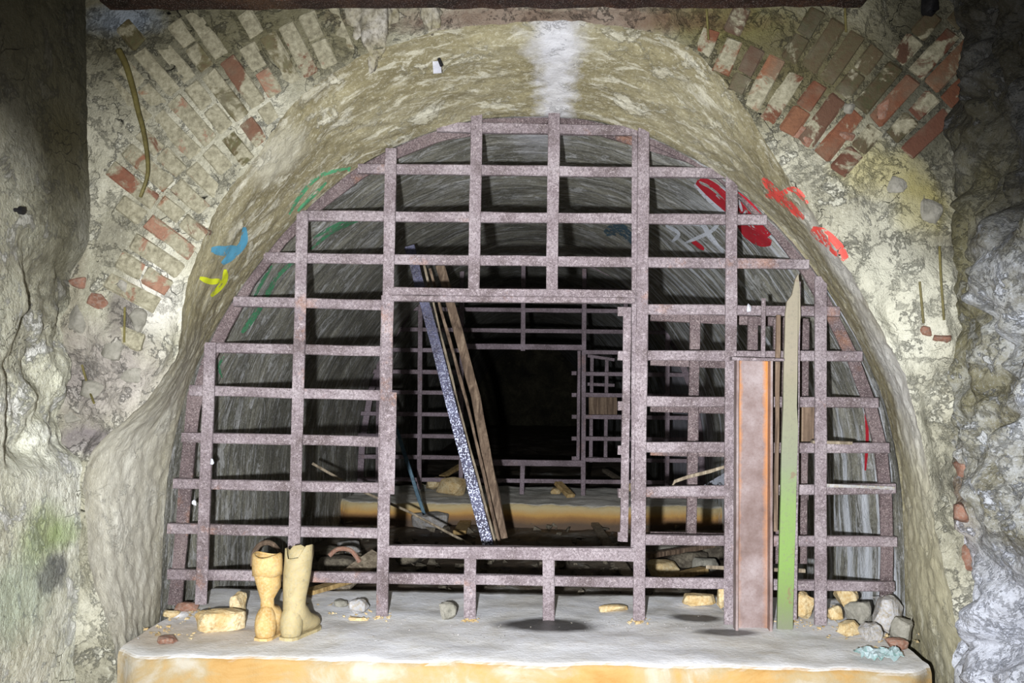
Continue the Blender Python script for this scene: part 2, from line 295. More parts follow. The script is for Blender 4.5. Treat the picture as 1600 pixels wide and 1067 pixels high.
def brick_mat():
    t = NT('old_brick'); oi = t.n('ShaderNodeObjectInfo')
    off = t.math('MULTIPLY', oi.outputs['Random'], 40.0)
    cv = t.n('ShaderNodeCombineXYZ'); t.set(cv.inputs[0], off); t.set(cv.inputs[1], off)
    p = t.vm('ADD', t.P(), cv.outputs[0])
    n1 = t.noise(p, 9, 7, 0.65, 0.6); n2 = t.noise(p, 50, 5, 0.7)
    br = t.mix(t.rng(n2, 0.35, 0.7, 0, 0.5), oi.outputs['Color'], S(84, 56, 44))
    br = t.mix(t.rng(t.noise(p, 5, 4), 0.52, 0.66, 0, 0.55), br, S(104, 100, 84))
    wash = t.ramp(n2, [(0.3, tuple(c * .8 for c in S(118, 112, 92))), (0.5, tuple(c * .8 for c in S(156, 150, 126))), (0.7, tuple(c * .8 for c in S(186, 180, 156)))])
    cut = t.math('ADD', t.rng(n1, 0.3, 0.7), oi.outputs['Alpha'])          # alpha: how bare the brick is
    col = t.mix(t.rng(cut, 0.94, 1.1), wash, br)
    t.bump(t.math('ADD', n2, t.math('MULTIPLY', n1, 0.5)), 0.8, 0.008); return t.done(col, 0.9)
M_brick = brick_mat()
def paint(name, c, cut=0.42):
    t = NT(name); n = t.noise(t.P(), 42, 5, 0.75); n = t.math('ADD', n, 0.0)
    tr = t.n('ShaderNodeBsdfTransparent'); mx = t.n('ShaderNodeMixShader'); out = t.t.nodes['Material Output']
    t.done(t.mix(t.rng(n, 0.4, 0.7, 0, 0.4), c, tuple(x * 0.6 for x in c)), 0.7)
    t.set(mx.inputs[0], t.rng(n, cut - 0.03, cut + 0.03)); t.t.links.new(tr.outputs[0], mx.inputs[1]); t.t.links.new(t.b.outputs[0], mx.inputs[2])
    t.t.links.new(mx.outputs[0], out.inputs[0]); return t.m

# ---------------------------------------------------------------- object helpers
def link(name, me, m, parent=None):
    me.name = name
    if m: me.materials.append(m)
    o = bpy.data.objects.new(name, me); COL.objects.link(o)
    if parent: o.parent = parent; o.matrix_parent_inverse = Matrix()
    return o
def obj_bm(name, bm, m, parent=None, smooth=False):
    me = bpy.data.meshes.new(name); bm.to_mesh(me); bm.free()
    if smooth: me.polygons.foreach_set('use_smooth', [True] * len(me.polygons))
    return link(name, me, m, parent)
def tag(o, label, cat, group=None):
    o['label'] = label; o['category'] = cat
    if group: o['group'] = group
    return o
def struct(o): o['kind'] = 'structure'; return o
def empty(name, loc, label, cat, group=None, rot=(0, 0, 0)):
    o = bpy.data.objects.new(name, None); COL.objects.link(o); o.location = loc; o.rotation_euler = rot
    o.empty_display_size = 0.05
    return tag(o, label, cat, group)
def grid(name, rows, m, parent=None, uv=None, smooth=True, closed=False, flip=False):
    nr, nc = len(rows), len(rows[0]); vs = [tuple(p) for r in rows for p in r]; fs = []
    for i in range(nr - 1):
        for j in range(nc - (0 if closed else 1)):
            k = (j + 1) % nc; f = (i * nc + j, i * nc + k, (i + 1) * nc + k, (i + 1) * nc + j)
            fs.append(f[::-1] if flip else f)
    me = bpy.data.meshes.new(name); me.from_pydata(vs, [], fs)
    if uv:
        fl = [c for r in uv for c in r]; l = me.uv_layers.new(name='UVMap')
        for lp in me.loops: l.data[lp.index].uv = fl[lp.vertex_index]
    if smooth: me.polygons.foreach_set('use_smooth', [True] * len(me.polygons))
    return link(name, me, m, parent)

def strip_bm(pts, wdt, thk, rough=0.0015, seg=0.12, up=None, tw=0.0):
    """flat bar swept through pts: width lies in the XZ plane, thickness along Y; edges a little uneven"""
    P_ = [Vector(pts[0])]
    for a, b in zip(pts[:-1], pts[1:]):
        n = max(1, int((Vector(b) - Vector(a)).length / seg))
        P_ += [Vector(a).lerp(Vector(b), (i + 1) / n) for i in range(n)]
    bm = bmesh.new(); rings = []
    for i, p in enumerate(P_):
        d = (P_[min(i + 1, len(P_) - 1)] - P_[max(i - 1, 0)]).normalized()
        s = d.cross(Vector((0, 1, 0))).normalized() if up is None else d.cross(up).normalized(); t = s.cross(d).normalized()
        ww = wdt / 2; tt = thk / 2; c = min(ww, tt) * 0.25; ring = []
        j = lambda: random.uniform(-rough, rough)
        for a, b in ((-ww + c, -tt), (ww - c, -tt), (ww, -tt + c), (ww, tt - c), (ww - c, tt), (-ww + c, tt), (-ww, tt - c), (-ww, -tt + c)):
            ring.append(bm.verts.new(p + s * (a + j()) + t * (b + j() * 0.5)))
        rings.append(ring)
    for a, b in zip(rings[:-1], rings[1:]):
        for k in range(8): bm.faces.new((a[k], a[(k + 1) % 8], b[(k + 1) % 8], b[k]))
    bm.faces.new(rings[0][::-1]); bm.faces.new(rings[-1])
    bmesh.ops.recalc_face_normals(bm, faces=bm.faces); return bm
def bar(name, p0, p1, wdt, thk, m, parent, **k):
    return obj_bm(name, strip_bm([p0, p1], wdt, thk, **k), m, parent)
def tube_bm(pts, r, n=8, taper=None):
    bm = bmesh.new(); rings = []; pts = [Vector(p) for p in pts]
    for i, p in enumerate(pts):
        d = (pts[min(i + 1, len(pts) - 1)] - pts[max(i - 1, 0)]).normalized()
        s = d.orthogonal().normalized() if i == 0 else (s - d * s.dot(d)).normalized(); t = d.cross(s)
        rr = r if taper is None else r * (1 + (taper - 1) * i / (len(pts) - 1))
        rings.append([bm.verts.new(p + (s * math.cos(a) + t * math.sin(a)) * rr) for a in (2 * math.pi * k / n for k in range(n))])
    for a, b in zip(rings[:-1], rings[1:]):
        for k in range(n): bm.faces.new((a[k], a[(k + 1) % n], b[(k + 1) % n], b[k]))
    bm.faces.new(rings[0][::-1]); bm.faces.new(rings[-1]); return bm
def catmull(pts, n=10):
    out = []; q = [pts[0]] + list(pts) + [pts[-1]]
    for i in range(1, len(q) - 2):
        a, b, c, d = (Vector(x) for x in q[i - 1:i + 3])
        for k in range(n):
            t = k / n; out.append(0.5 * ((2 * b) + (c - a) * t + (2 * a - 5 * b + 4 * c - d) * t * t + (3 * b - a - 3 * c + d) * t ** 3))
    out.append(Vector(q[-2])); return out
def rock_bm(sx, sy, sz, seed=0, n=26, sub=1):
    rd = random.Random(seed); bm = bmesh.new()
    for _ in range(n):
        v = Vector((rd.gauss(0, 1), rd.gauss(0, 1), rd.gauss(0, 1))).normalized() * rd.uniform(0.82, 1)
        v = Vector((math.copysign(abs(v.x) ** 0.75, v.x) * sx, math.copysign(abs(v.y) ** 0.75, v.y) * sy, math.copysign(abs(v.z) ** 0.6, v.z) * sz)); bm.verts.new(v)
    r = bmesh.ops.convex_hull(bm, input=bm.verts)
    bmesh.ops.delete(bm, geom=[g for g in r['geom_interior'] if isinstance(g, bmesh.types.BMVert)], context='VERTS')
    bmesh.ops.bevel(bm, geom=list(bm.edges), offset=min(sx, sy, sz) * 0.07, segments=1, affect='EDGES')
    if sub:
        bmesh.ops.triangulate(bm, faces=bm.faces); bmesh.ops.subdivide_edges(bm, edges=bm.edges, cuts=sub)
        for v in bm.verts: v.co += v.co.normalized() * fb(v.co, 30, 3, seed) * min(sx, sy, sz) * 0.16
    mz = min(v.co.z for v in bm.verts)
    for v in bm.verts: v.co.z = max(v.co.z - mz, 0)
    return bm

# ---------------------------------------------------------------- the setting: shapes of arch and tunnel
CZ = 1.11
half = [(0.0, 2.575), (0.22, 2.562), (0.44, 2.50), (0.60, 2.425), (0.745, 2.335), (0.93, 2.17), (1.075, 2.0), (1.205, 1.81), (1.30, 1.635), (1.37, 1.46), (1.41, 1.285), (1.435, 1.11), (1.445, 0.9), (1.45, 0.6), (1.45, 0.2), (1.45, -0.3)]
prof = catmull([(x, 0, z) for x, z in half], 8)
def radial(pts):            # table of (angle, radius) round the arch centre
    tb = sorted((math.atan2(p.z - CZ, p.x) if not (p.x < 0 and p.z < CZ) else math.atan2(p.z - CZ, p.x) + 2 * math.pi, math.hypot(p.x, p.z - CZ)) for p in pts)
    def f(a):
        if a <= tb[0][0]: return tb[0][1]
        for (a0, r0), (a1, r1) in zip(tb[:-1], tb[1:]):
            if a0 <= a <= a1: return r0 + (r1 - r0) * (a - a0) / max(a1 - a0, 1e-9)
        return tb[-1][1]
    return f
RA = radial([p for p in prof] + [Vector((-p.x, 0, p.z)) for p in prof[1:]])
Bpx = [(200, 1200), (190, 1067), (176, 990), (150, 900), (139, 800), (141, 735), (165, 690), (205, 655), (236, 625), (262, 590), (283, 552), (292, 490), (302, 440), (320, 390), (342, 337), (376, 285), (415, 233), (456, 170), (500, 130), (545, 104), (600, 80), (680, 54), (760, 42), (850, 38), (950, 44), (1030, 62), (1080, 85), (1120, 122), (1160, 172), (1198, 230), (1245, 305), (1300, 390), (1350, 470), (1392, 550), (1418, 620), (1436, 700), (1452, 790), (1466, 870), (1488, 960), (1510, 1067), (1512, 1200)]
RB = radial(catmull([P(x, y, Y0) for x, y in Bpx], 5))
XL, XR, ZT = -1.515, 1.52, 3.0
def RO(a):
    c, s_ = math.cos(a), math.sin(a); r = 9
    if c > 0: r = min(r, (XR + 0.05) / c)
    if c < 0: r = min(r, (XL - 0.14) / c)
    if s_ > 0: r = min(r, (ZT - CZ) / s_)
    return r
A0, A1 = math.radians(-37), math.radians(217); NA = 640
angs = [A0 + (A1 - A0) * i / (NA - 1) for i in range(NA)]
# reveal: from the grate plane out to the arris of the face
rows, uvs = [], []
NT_ = 44
for k in range(NT_):
    t = k / (NT_ - 1); row, uvr = [], []
    for a in angs:
        ra, rb = RA(a), RB(a); s_ = t ** 1.15; r = ra + (rb - ra) * s_
        y = Y1 + 0.03 - (Y1 + 0.03 - Y0) * t
        rnd = sm(0.75, 1.0, t); r += 0.012 * rnd; 
        q = Vector((math.cos(a) * r, y, CZ + math.sin(a) * r))
        d = fb(q, 1.6, 7) * 0.012 + fb(q, 22, 4, 4) * 0.006
        if t == 0: d *= 0.3
        q.x += math.cos(a) * d; q.z += math.sin(a) * d; q.y += fb(q, 6, 3, 9) * 0.015 * t
        row.append(q); uvr.append((a * 1.45, y))
    rows.append(row); uvs.append(uvr)
edge_row = rows[-1]
reveal = struct(grid('archway_reveal', rows, M_reveal, uv=uvs, flip=False))
# face: from the arris to the side walls and the ceiling
rows = [edge_row]
NF = 104
for k in range(1, NF):
    t = k / (NF - 1); row = []
    for i, a in enumerate(angs):
        e = edge_row[i]; rb = math.hypot(e.x, e.z - CZ); ro = max(RO(a), rb + 0.004); r = rb + (ro - rb) * t
        q = Vector((math.cos(a) * r, Y0, CZ + math.sin(a) * r))
        deg = math.degrees(a)
        brickzone = max(sm(108, 114, deg) * sm(166, 160, deg), sm(28, 36, deg) * sm(74, 68, deg))
        amp = 0.05 * (1 - brickzone) + 0.010 * brickzone
        low = sm(150, 162, deg) * sm(192, 184, deg); low2 = sm(40, 30, deg) * sm(-8, 0, deg)
        d = fb(q, 2.0, 8, 2) * amp * 0.6 + fb(q, 11, 4, 7) * amp * 0.35
        if low + low2 > 0:
            vd = noise.voronoi(q * 7.5)[0][0]; d += (0.06 * vd - 0.01) * (low + 0.6 * low2) + fb(q, 5, 5, 5) * 0.03 * (low + low2)
        roundin = -0.022 * sm(0.06, 0.0, (r - rb)) * 0 
        q.y += d * sm(0, 0.06, r - rb) + (edge_row[i].y - Y0) * (1 - sm(0, 0.06, r - rb)) + roundin
        row.append(q)
    rows.append(row)
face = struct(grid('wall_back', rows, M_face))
# tunnel vault
ys = [Y1 + 0.03 + 0.055 * i for i in range(95)]
while ys[-1] < 26: ys.append(ys[-1] + 0.25)
rows, uvs = [], []
TA = [A0 + (A1 - A0) * i / 179 for i in range(180)]
for y in ys:
    row, uvr = [], []
    for a in TA:
        r = RA(a); q = Vector((math.cos(a) * r, y, CZ + math.sin(a) * r)); d = fb(q, 1.4, 4) * 0.02 + fb(q, 9, 3, 3) * 0.006 + 0.006
        if y == ys[0]: d = 0.0
        q.x += math.cos(a) * d; q.z += math.sin(a) * d; row.append(q); uvr.append((a * 1.45, y))
    rows.append(row); uvs.append(uvr)
vault = struct(grid('tunnel_vault', rows, M_vault, uv=uvs, flip=True))
def rough_plane(name, xs, ys_, z, amp, m, sc=3):
    rows = [[Vector((x, y, z + fb((x, y, z), sc, 5) * amp)) for x in xs] for y in ys_]
    return struct(grid(name, rows, m))
lin = lambda a, b, n: [a + (b - a) * i / (n - 1) for i in range(n)]
tfloor = rough_plane('tunnel_floor', lin(-1.5, 1.5, 60), lin(4.2, 12, 150) + lin(12.3, 26, 30), FZ - 0.01, 0.03, M_floor)
rough_plane('floor', lin(-1.7, 1.7, 30), lin(-1.6, 3.4, 40), 0.0, 0.02, M_floor)
rough_plane('ceiling', lin(-1.7, 1.7, 40), lin(-1.6, 3.4, 60), ZT - 0.02, 0.05, M_soot)
struct(grid('wall_tunnel_end', [[Vector((x, 25.8, z)) for x in (-1.6, 1.6)] for z in (0.2, 2.8)], M_soot))
struct(grid('wall_behind', [[Vector((x, -1.5, z)) for x in (-1.7, 1.7)] for z in (0, ZT)], M_soot))
# side walls
def sidewall(name, X, sgn, m, f):
    yl = lin(-1.5, 1.6, 24) + lin(1.62, Y0 + 0.02, 150); zl = lin(0, ZT, 260)
    rows = [[Vector((X + sgn * f(y, z), y, z)) for y in yl] for z in zl]
    return struct(grid(name, rows, m))
def fl(y, z):
    q = Vector((0, y, z)); d = fb(q, 0.9, 3, 1) * 0.03 + fb(q, 22, 4, 2) * 0.004
    k = sm(2.82 + fb(q, 5, 3) * 0.12, 2.96 + fb(q, 5, 3) * 0.12, y) * sm(1.2, 1.3, z) * sm(2.0, 1.8, z)
    d += k * (0.07 + fb(q, 6, 5, 4) * 0.05)
    d += 0.015 + sm(1.9, 2.5, z) * 0.03          # shallow ledge of the old vault's springing
    return d
wl = sidewall('wall_left', XL + 0.0, -1, M_left, fl)
def fr_(y, z):
    q = Vector((0, y, z)); g = Vector((q.x, q.y + fb(q, 4, 3, 8) * 0.12, q.z * 0.75 + fb(q, 4, 3, 3) * 0.1))
    v = noise.voronoi(g * 5.5)[0]; d = (v[1] - v[0]) * 0.16 + fb(q, 2.2, 5, 6) * 0.07 + fb(q, 9, 6, 2) * 0.028; v2 = noise.voronoi(g * 13)[0]; d += (v2[1] - v2[0]) * 0.03
    inw = 0.045 + 0.035 * sm(0.85, 1.3, z) + 0.03 * sm(2.4, 1.8, z); rec = 0.12 * sm(0.62, 0.75, z) * sm(1.0, 0.85, z) * sm(3.2, 2.9, y)
    return -(d + inw - rec) * (0.55 + 0.45 * sm(3.32, 3.05, y))
wr = sidewall('wall_right', XR, 1, M_right, fr_)
# ledges
def ledge(name, x0, x1, ya, yb, zt, zb, m, r=0.035, nx=160, amp=0.006):
    prof_ = [(ya, zb + (zt - r - zb) * i / 8) for i in range(9)] + [(ya + r - r * math.cos(a), zt - r + r * math.sin(a)) for a in (0.3, 0.6, 0.9, 1.2, 1.5)] + \
            [(ya + r + (yb - ya - 2 * r) * i / 26, zt) for i in range(1, 27)] + [(yb, zt - r), (yb, zb)]
    rows = []
    for (y, z) in prof_:
        row = []
        for x in lin(x0, x1, nx):
            q = Vector((x, y, z)); n_ = fb(q, 5, 5, 3); q.z += n_ * amp * 1.2
            ed = max(0, 1 - abs(y - ya) / 0.05); q.y += fb(q, 7, 5, 1) * (0.007 + 0.008 * ed)
            k = sm(0.12, 0, min(x - x0, x1 - x)); q.y += k * k * 0.07 if y < (ya + yb) / 2 else 0
            row.append(q)
        rows.append(row)
    return struct(grid(name, rows, m))
led = ledge('stone_ledge', -1.385, 1.33, 3.215, 4.32, LZ, 0.0, M_ledge)
led2 = ledge('far_stone_ledge', -1.47, 1.47, 7.4, 8.7, LZ, 0.35, M_ledge2, amp=0.012)

dg = bpy.context.evaluated_depsgraph_get()
def bvh(o):
    me = o.data; return BVHTree.FromPolygons([v.co for v in me.vertices], [p.vertices[:] for p in me.polygons])
TREES = [(bvh(reveal), reveal), (bvh(face), face), (bvh(vault), vault), (bvh(wl), wl), (bvh(wr), wr)]
def hit(px, py, only=None):
    best = None; d = ray(px, py)
    for t, o in TREES:
        if only and o not in only: continue
        h = t.ray_cast(O, d)
        if h[0] and (best is None or h[3] < best[1]): best = (h[0], h[3], o, h[1])
    return best

# ---------------------------------------------------------------- bricks of the arch, each a part of the wall
def brick_mesh(l, w, d, seed):
    rd = random.Random(seed); bm = bmesh.new(); bmesh.ops.create_cube(bm, size=1)
    for v in bm.verts: v.co = Vector((v.co.x * l, v.co.y * d, v.co.z * w))
    bmesh.ops.bevel(bm, geom=list(bm.edges), offset=0.006, segments=1, affect='EDGES')
    for v in bm.verts: v.co += Vector((rd.uniform(-1, 1) * 0.004, rd.uniform(-1, 1) * 0.0025, rd.uniform(-1, 1) * 0.003))
    me = bpy.data.meshes.new('brick'); bm.to_mesh(me); bm.free(); me.materials.append(M_brick); return me
bmeshes = [brick_mesh(0.2, 0.062, 0.05, s_) for s_ in range(6)]
bhalf = [brick_mesh(0.1, 0.062, 0.05, s_ + 9) for s_ in range(4)]
def put_brick(x, z, ang, full, col, bare, y, sx=1.0):
    o = bpy.data.objects.new('brick', random.choice(bmeshes if full else bhalf)); COL.objects.link(o)
    o.parent = face; o.location = (x, y, z); o.rotation_euler = (random.uniform(-.03, .03), -ang, random.uniform(-.03, .03)); o.scale = (sx, 1, random.uniform(0.93, 1.03))
    o.color = (*col, bare)
    return o
reds = [S(172, 104, 66), S(156, 98, 70), S(186, 122, 78), S(132, 92, 66), S(178, 128, 98)]; greys = [S(112, 108, 78), S(124, 116, 86), S(98, 96, 66)]; reds = [tuple((c * 0.8 + 0.2 * q[1]) * 0.75 for c in q) for q in reds]; greys = [tuple(c * 0.8 for c in q) for q in greys]
for side, (d0, d1, r0) in {'r': (33, 71, 1.53), 'l': (109.5, 163, 1.44)}.items():
    rings = 4
    dd = 0.0725
    for k in range(rings):
        rin = r0 + 0.213 * k; rm = rin + 0.1; n = int(math.radians(d1 - d0) * rm / dd)
        for j in range(n):
            a = math.radians(d0) + (j + 0.5) / n * math.radians(d1 - d0) + random.uniform(-.002, .002)
            deg = math.degrees(a)
            for hh in ((0, 1, 2) if (j % 3 == 2) else (0,)):
                if hh == 0 and j % 3 == 2: continue
                full = hh == 0; rc = rm + random.uniform(-.006, .006) if full else rin + (0.047 if hh == 1 else 0.153)
                if full and j % 2: rc += 0.0
                L = 0.2 if full else 0.1; sx = 1.0
                lo = rc - L / 2; lim = RB(a) + 0.02
                if lo < lim:
                    cut = lim - lo
                    if cut > L * 0.55: continue
                    sx = (L - cut) / L; rc += cut / 2
                x, z = math.cos(a) * rc, CZ + math.sin(a) * rc
                out = rc + L / 2 * sx
                if abs(math.cos(a) * out) > 1.49 or CZ + math.sin(a) * out > 2.83: continue
                if side == 'r':
                    px_low = deg < 46 and k < 3
                    if deg < 46 - 0 and k == 0: continue
                    if deg < 42 and k <= 1: continue
                    if deg < 38 and k == 2: continue
                    rr = random.random()
                    if deg > 48 and k <= 1: col, bare = ((lambda k, q: tuple(c * k for c in q))(random.uniform(.35, .8), random.choice(reds)), random.uniform(0.45, 0.8)) if rr < 0.7 else (tuple(c * .6 for c in random.choice(greys)), 0.8)
                    else: col, bare = (tuple(c * .5 for c in random.choice(reds + greys * 2)), random.uniform(0.35, 0.8))
                else:
                    rr = random.random()
                    if deg > 144: col, bare = random.choice(reds[1:]), random.choice([0.3, 0.45, 0.4, 0.25])
                    elif deg > 132: col, bare = random.choice(reds), random.choice([0.1, 0.2, 0.3, 0.4])
                    else: col, bare = random.choice(greys + reds[3:]), random.choice([0.05, 0.2, 0.5, 0.35])
                h_ = TREES[1][0].ray_cast(Vector((x, 2.5, z)), Vector((0, 1, 0)))
                yy = h_[0].y if h_[0] else Y0
                put_brick(x, z, a, full, col, bare, yy + 0.0215 + (0.001 if bare < 0.3 else -0.002) + random.uniform(-.0015, .0015), sx)
# scattered brick and stone pieces showing in the rubble
def face_piece(px, py, sx, sz, m, name='stone', rot=0.0, only=None, bury=0.5, seed=None):
    h = hit(px, py, only)
    if not h: return
    sd = seed if seed is not None else int(px * 7 + py); bm = rock_bm(sx, 0.035, sz, sd, 20, 1)
    mz = (max(v.co.z for v in bm.verts)) / 2
    for v in bm.verts: v.co.z -= mz
    o = obj_bm(name, bm, m, h[2], smooth=True); o.location = h[0] + Vector((0, 0.03 * bury, 0)); o.rotation_euler = (0, rot, 0); return o
for (px, py, sx, sz, m, nm, rt) in [(1322, 212, .035, .022, 'r', 'brick_fragment', .3), (1245, 205, .035, .03, 'r', 'brick_fragment', .2), (1262, 222, .03, .02, 'r', 'brick_fragment', .5), (1380, 170, .028, .05, 'r', 'brick_fragment', .2),
    (1330, 168, .03, .03, 'g', 'stone', 0), (1400, 290, .05, .035, 'g', 'stone', .4), (1455, 325, .06, .05, 'g', 'stone', .2), (1447, 515, .03, .02, 'r', 'brick_fragment', .3), (1475, 530, .04, .02, 'r', 'brick_fragment', 0),
    (150, 470, .045, .03, 'r', 'brick_fragment', .4), (118, 500, .05, .06, 'g', 'stone', 0), (170, 545, .05, .05, 'g', 'stone', .2), (215, 500, .04, .05, 'g', 'stone', 0), (150, 610, .07, .04, 'g', 'stone', .3), (205, 590, .05, .04, 'g', 'stone', 0), (110, 650, .06, .035, 'g', 'stone', .3),
    (120, 440, .04, .03, 'r', 'brick_fragment', .3), (195, 450, .04, .03, 'g', 'stone', .3)]:
    face_piece(px, py, sx, sz, {'y': M_stoneY, 'r': M_brickred, 'g': M_stoneG, 'w': M_stoneW}[m], nm, rt)
for (px, py, sx, sz) in [(1503, 735, .03, .03), (1500, 800, .03, .035), (1512, 870, .035, .05)]:
    face_piece(px, py, sx, sz, M_brickred, 'brick_fragment', .2, [wr], 0.0)

# ---------------------------------------------------------------- painted marks
def conform(name, quads, m, label, only=None, off=0.004):
    """a paint mark: small patches dropped on the real surface"""
    bm = bmesh.new(); par = None
    for (pts, wd) in quads:
        pp = catmull([(x, y, 0) for x, y in pts], 7); prev = None
        for i, p in enumerate(pp):
            d = (pp[min(i + 1, len(pp) - 1)] - pp[max(i - 1, 0)]).normalized(); s_ = Vector((-d.y, d.x, 0)); row = []
            tp = min(1, 0.45 + 2.2 * min(i, len(pp) - 1 - i) / len(pp)) 
            for k in range(5):
                q = p + s_ * wd * tp * (k / 4 - 0.5); h = hit(q.x, q.y, only)
                if not h: row = None; break
                par = par or h[2]; row.append(bm.verts.new(h[0] - ray(q.x, q.y) * off))
            if prev and row:
                for k in range(4): bm.faces.new((prev[k], prev[k + 1], row[k + 1], row[k]))
            prev = row
    o = obj_bm(name, bm, m, par, smooth=True); o['label'] = label; return o
M_pr, M_pb, M_py, M_pg = paint('red_spray', S(226, 82, 72), 0.47), paint('blue_spray', S(84, 150, 178), 0.40), paint('yellow_spray', S(206, 214, 40), 0.3), paint('green_spray', S(84, 156, 112), 0.46)
M_pR, M_pW, M_pB2 = paint('crimson_spray', S(196, 40, 54), 0.38), paint('white_spray', S(220, 224, 232), 0.40), paint('dull_blue_spray', S(70, 96, 110), 0.45)
conform('red_paint', [([(1192, 278), (1215, 305), (1250, 335)], 14), ([(1212, 308), (1240, 296), (1262, 318)], 9), ([(1203, 300), (1232, 322), (1256, 342)], 11), ([(1268, 358), (1295, 375), (1322, 405)], 22), ([(1195, 305), (1225, 310)], 8)], M_pr, 'coral red spray mark on the right of the arch', [reveal, face])
conform('blue_paint', [([(382, 355), (380, 380), (362, 400), (347, 412)], 12), ([(330, 390), (352, 392), (372, 388)], 15)], M_pb, 'light blue spray mark on the left of the arch', [reveal, face])
conform('yellow_paint', [([(312, 434), (330, 440), (345, 438)], 9), ([(352, 421), (350, 440), (330, 463)], 9)], M_py, 'bright yellow spray mark below the blue one', [reveal, face])
conform('green_paint', [([(548, 262), (500, 275), (470, 305), (452, 335)], 6), ([(510, 285), (480, 315), (465, 330)], 6), ([(545, 262), (540, 280), (500, 310)], 5), ([(490, 372), (530, 350), (575, 335)], 6), ([(485, 390), (520, 362), (560, 345)], 5), ([(378, 520), (400, 490), (432, 435)], 9), ([(395, 470), (410, 440), (425, 415)], 5),
    ([(350, 557), (342, 572), (347, 590)], 4), ([(415, 455), (440, 425), (470, 400)], 6)], M_pg, 'green spray scribble on the left of the vault', [reveal, vault])
conform('red_paint', [([(1088, 285), (1115, 300), (1150, 335)], 26), ([(1130, 300), (1165, 325), (1200, 370)], 26), ([(1080, 375), (1100, 390)], 7), ([(1155, 350), (1180, 372), (1205, 380)], 18), ([(1352, 640), (1355, 680), (1352, 735)], 5)], M_pR, 'crimson painted lettering fill on the right of the vault', [vault])
conform('white_paint', [([(1085, 288), (1110, 315), (1150, 345), (1165, 330)], 6), ([(1060, 350), (1095, 350), (1110, 370), (1130, 395)], 8), ([(1125, 290), (1150, 310), (1160, 330)], 5), ([(1070, 380), (1110, 362), (1125, 345)], 6), ([(1040, 352), (1060, 365), (1050, 378)], 6)], M_pW, 'white painted outlines on the right of the vault', [vault], 0.008)
conform('blue_paint', [([(945, 365), (965, 358), (990, 372), (1000, 385)], 20)], M_pB2, 'dull blue spray patch high on the vault', [vault])

# ---------------------------------------------------------------- grates
def grate_one():
    g = empty('steel_grate', (0, Y1, LZ), 'large rusted steel bar grate filling the near arch, with an open square doorway', 'grate')
    L = lambda x, y, dy=0.0: P(x, y, Y1 + dy) - Vector((0, Y1, LZ))
    V = [((329, 535), (314, 944)), ((473, 334), (457, 957)), ((611, 232), (597, 964)), ((745, 176), (740, 460)), ((735, 856), (734, 969)), ((866, 176), (862, 460)), ((857, 856), (857, 970)),
         ((1006, 199), (998, 969)), ((1143, 274), (1140, 975)), ((1282, 432), (1282, 976))]
    for (a, b) in V: bar('vertical_bar', L(*a), L(*b), 0.045, 0.014, M_rust, g)
    H = [((683, 199), (1012, 205)), ((560, 264), (1136, 271)), ((466, 337), (1197, 344)), ((413, 403), (1263, 413)), ((366, 471), (600, 477)), ((1012, 483), (1311, 487)), ((334, 543), (600, 549)), ((1010, 555), (1346, 557)),
         ((297, 610), (600, 618)), ((1010, 627), (1371, 629)), ((285, 683), (598, 690)), ((1009, 698), (1388, 700)), ((272, 755), (597, 762)), ((1008, 768), (1398, 763)), ((263, 825), (595, 833)), ((1006, 843), (1400, 846)), ((263, 897), (1396, 916))]
    for (a, b) in H: bar('horizontal_bar', L(*a, 0.026), L(*b, 0.026), 0.040, 0.026, M_rust, g)
    arc = [(272, 945), (283, 850), (290, 740), (303, 640), (322, 572), (352, 510), (390, 440), (440, 375), (500, 318), (560, 272), (612, 242), (680, 214), (745, 196), (820, 186), (866, 183), (920, 188), (1006, 212), (1060, 236), (1118, 266), (1170, 312), (1215, 362), (1262, 425), (1300, 495), (1332, 560), (1358, 630), (1376, 700), (1384, 780), (1386, 860), (1384, 935)]
    for i in range(0, len(arc) - 2, 4):
        seg = arc[i:i + 5]
        if len(seg) > 1: obj_bm('arch_frame_bar', strip_bm([L(x, y, 0.055) for x, y in seg], 0.048, 0.012), M_rustd, g)
    bar('arch_frame_bar', L(304, 605, 0.06), L(275, 942, 0.06), 0.05, 0.014, M_rustd, g)
    bar('brace_bar', L(630, 225, 0.07), L(865, 186, 0.07), 0.028, 0.012, M_rustd, g); bar('brace_bar', L(870, 186, 0.07), L(1120, 262, 0.07), 0.028, 0.012, M_rustd, g)
    # doorway frame
    bar('door_frame_top', L(613, 455, 0.0), L(992, 460, 0.0), 0.030, 0.02, M_rust, g); bar('door_frame_top', L(613, 466, -0.006), L(992, 470, -0.006), 0.024, 0.03, M_rust, g)
    bar('door_frame_bottom', L(603, 854, 0.01), L(992, 858, 0.01), 0.012, 0.045, M_rust, g); bar('door_frame_bottom', L(603, 863, 0.0), L(992, 869, 0.0), 0.038, 0.016, M_rust, g)
    bar('door_frame_side', L(604, 462, 0.02), L(596, 960, 0.02), 0.040, 0.03, M_rust, g); bar('door_frame_side', L(992, 200, 0.016), L(990, 860, 0.016), 0.022, 0.012, M_rust, g)
    bar('door_frame_side', L(1008, 476, 0.02), L(1003, 860, 0.02), 0.022, 0.03, M_rust, g)
    bar('cover_plate', L(611, 613, -0.016), L(607, 772, -0.016), 0.046, 0.008, M_rust, g)
    hp = bar('hinge_plate', L(980, 480, -0.004), L(975, 846, -0.004), 0.030, 0.014, M_rust, g)
    for y in (487, 556, 634, 703, 770, 838): bar('hinge_lug', L(972, y - 7, 0.0), L(972, y + 7, 0.0), 0.034, 0.02, M_rust, g)
    return g
g1 = grate_one()
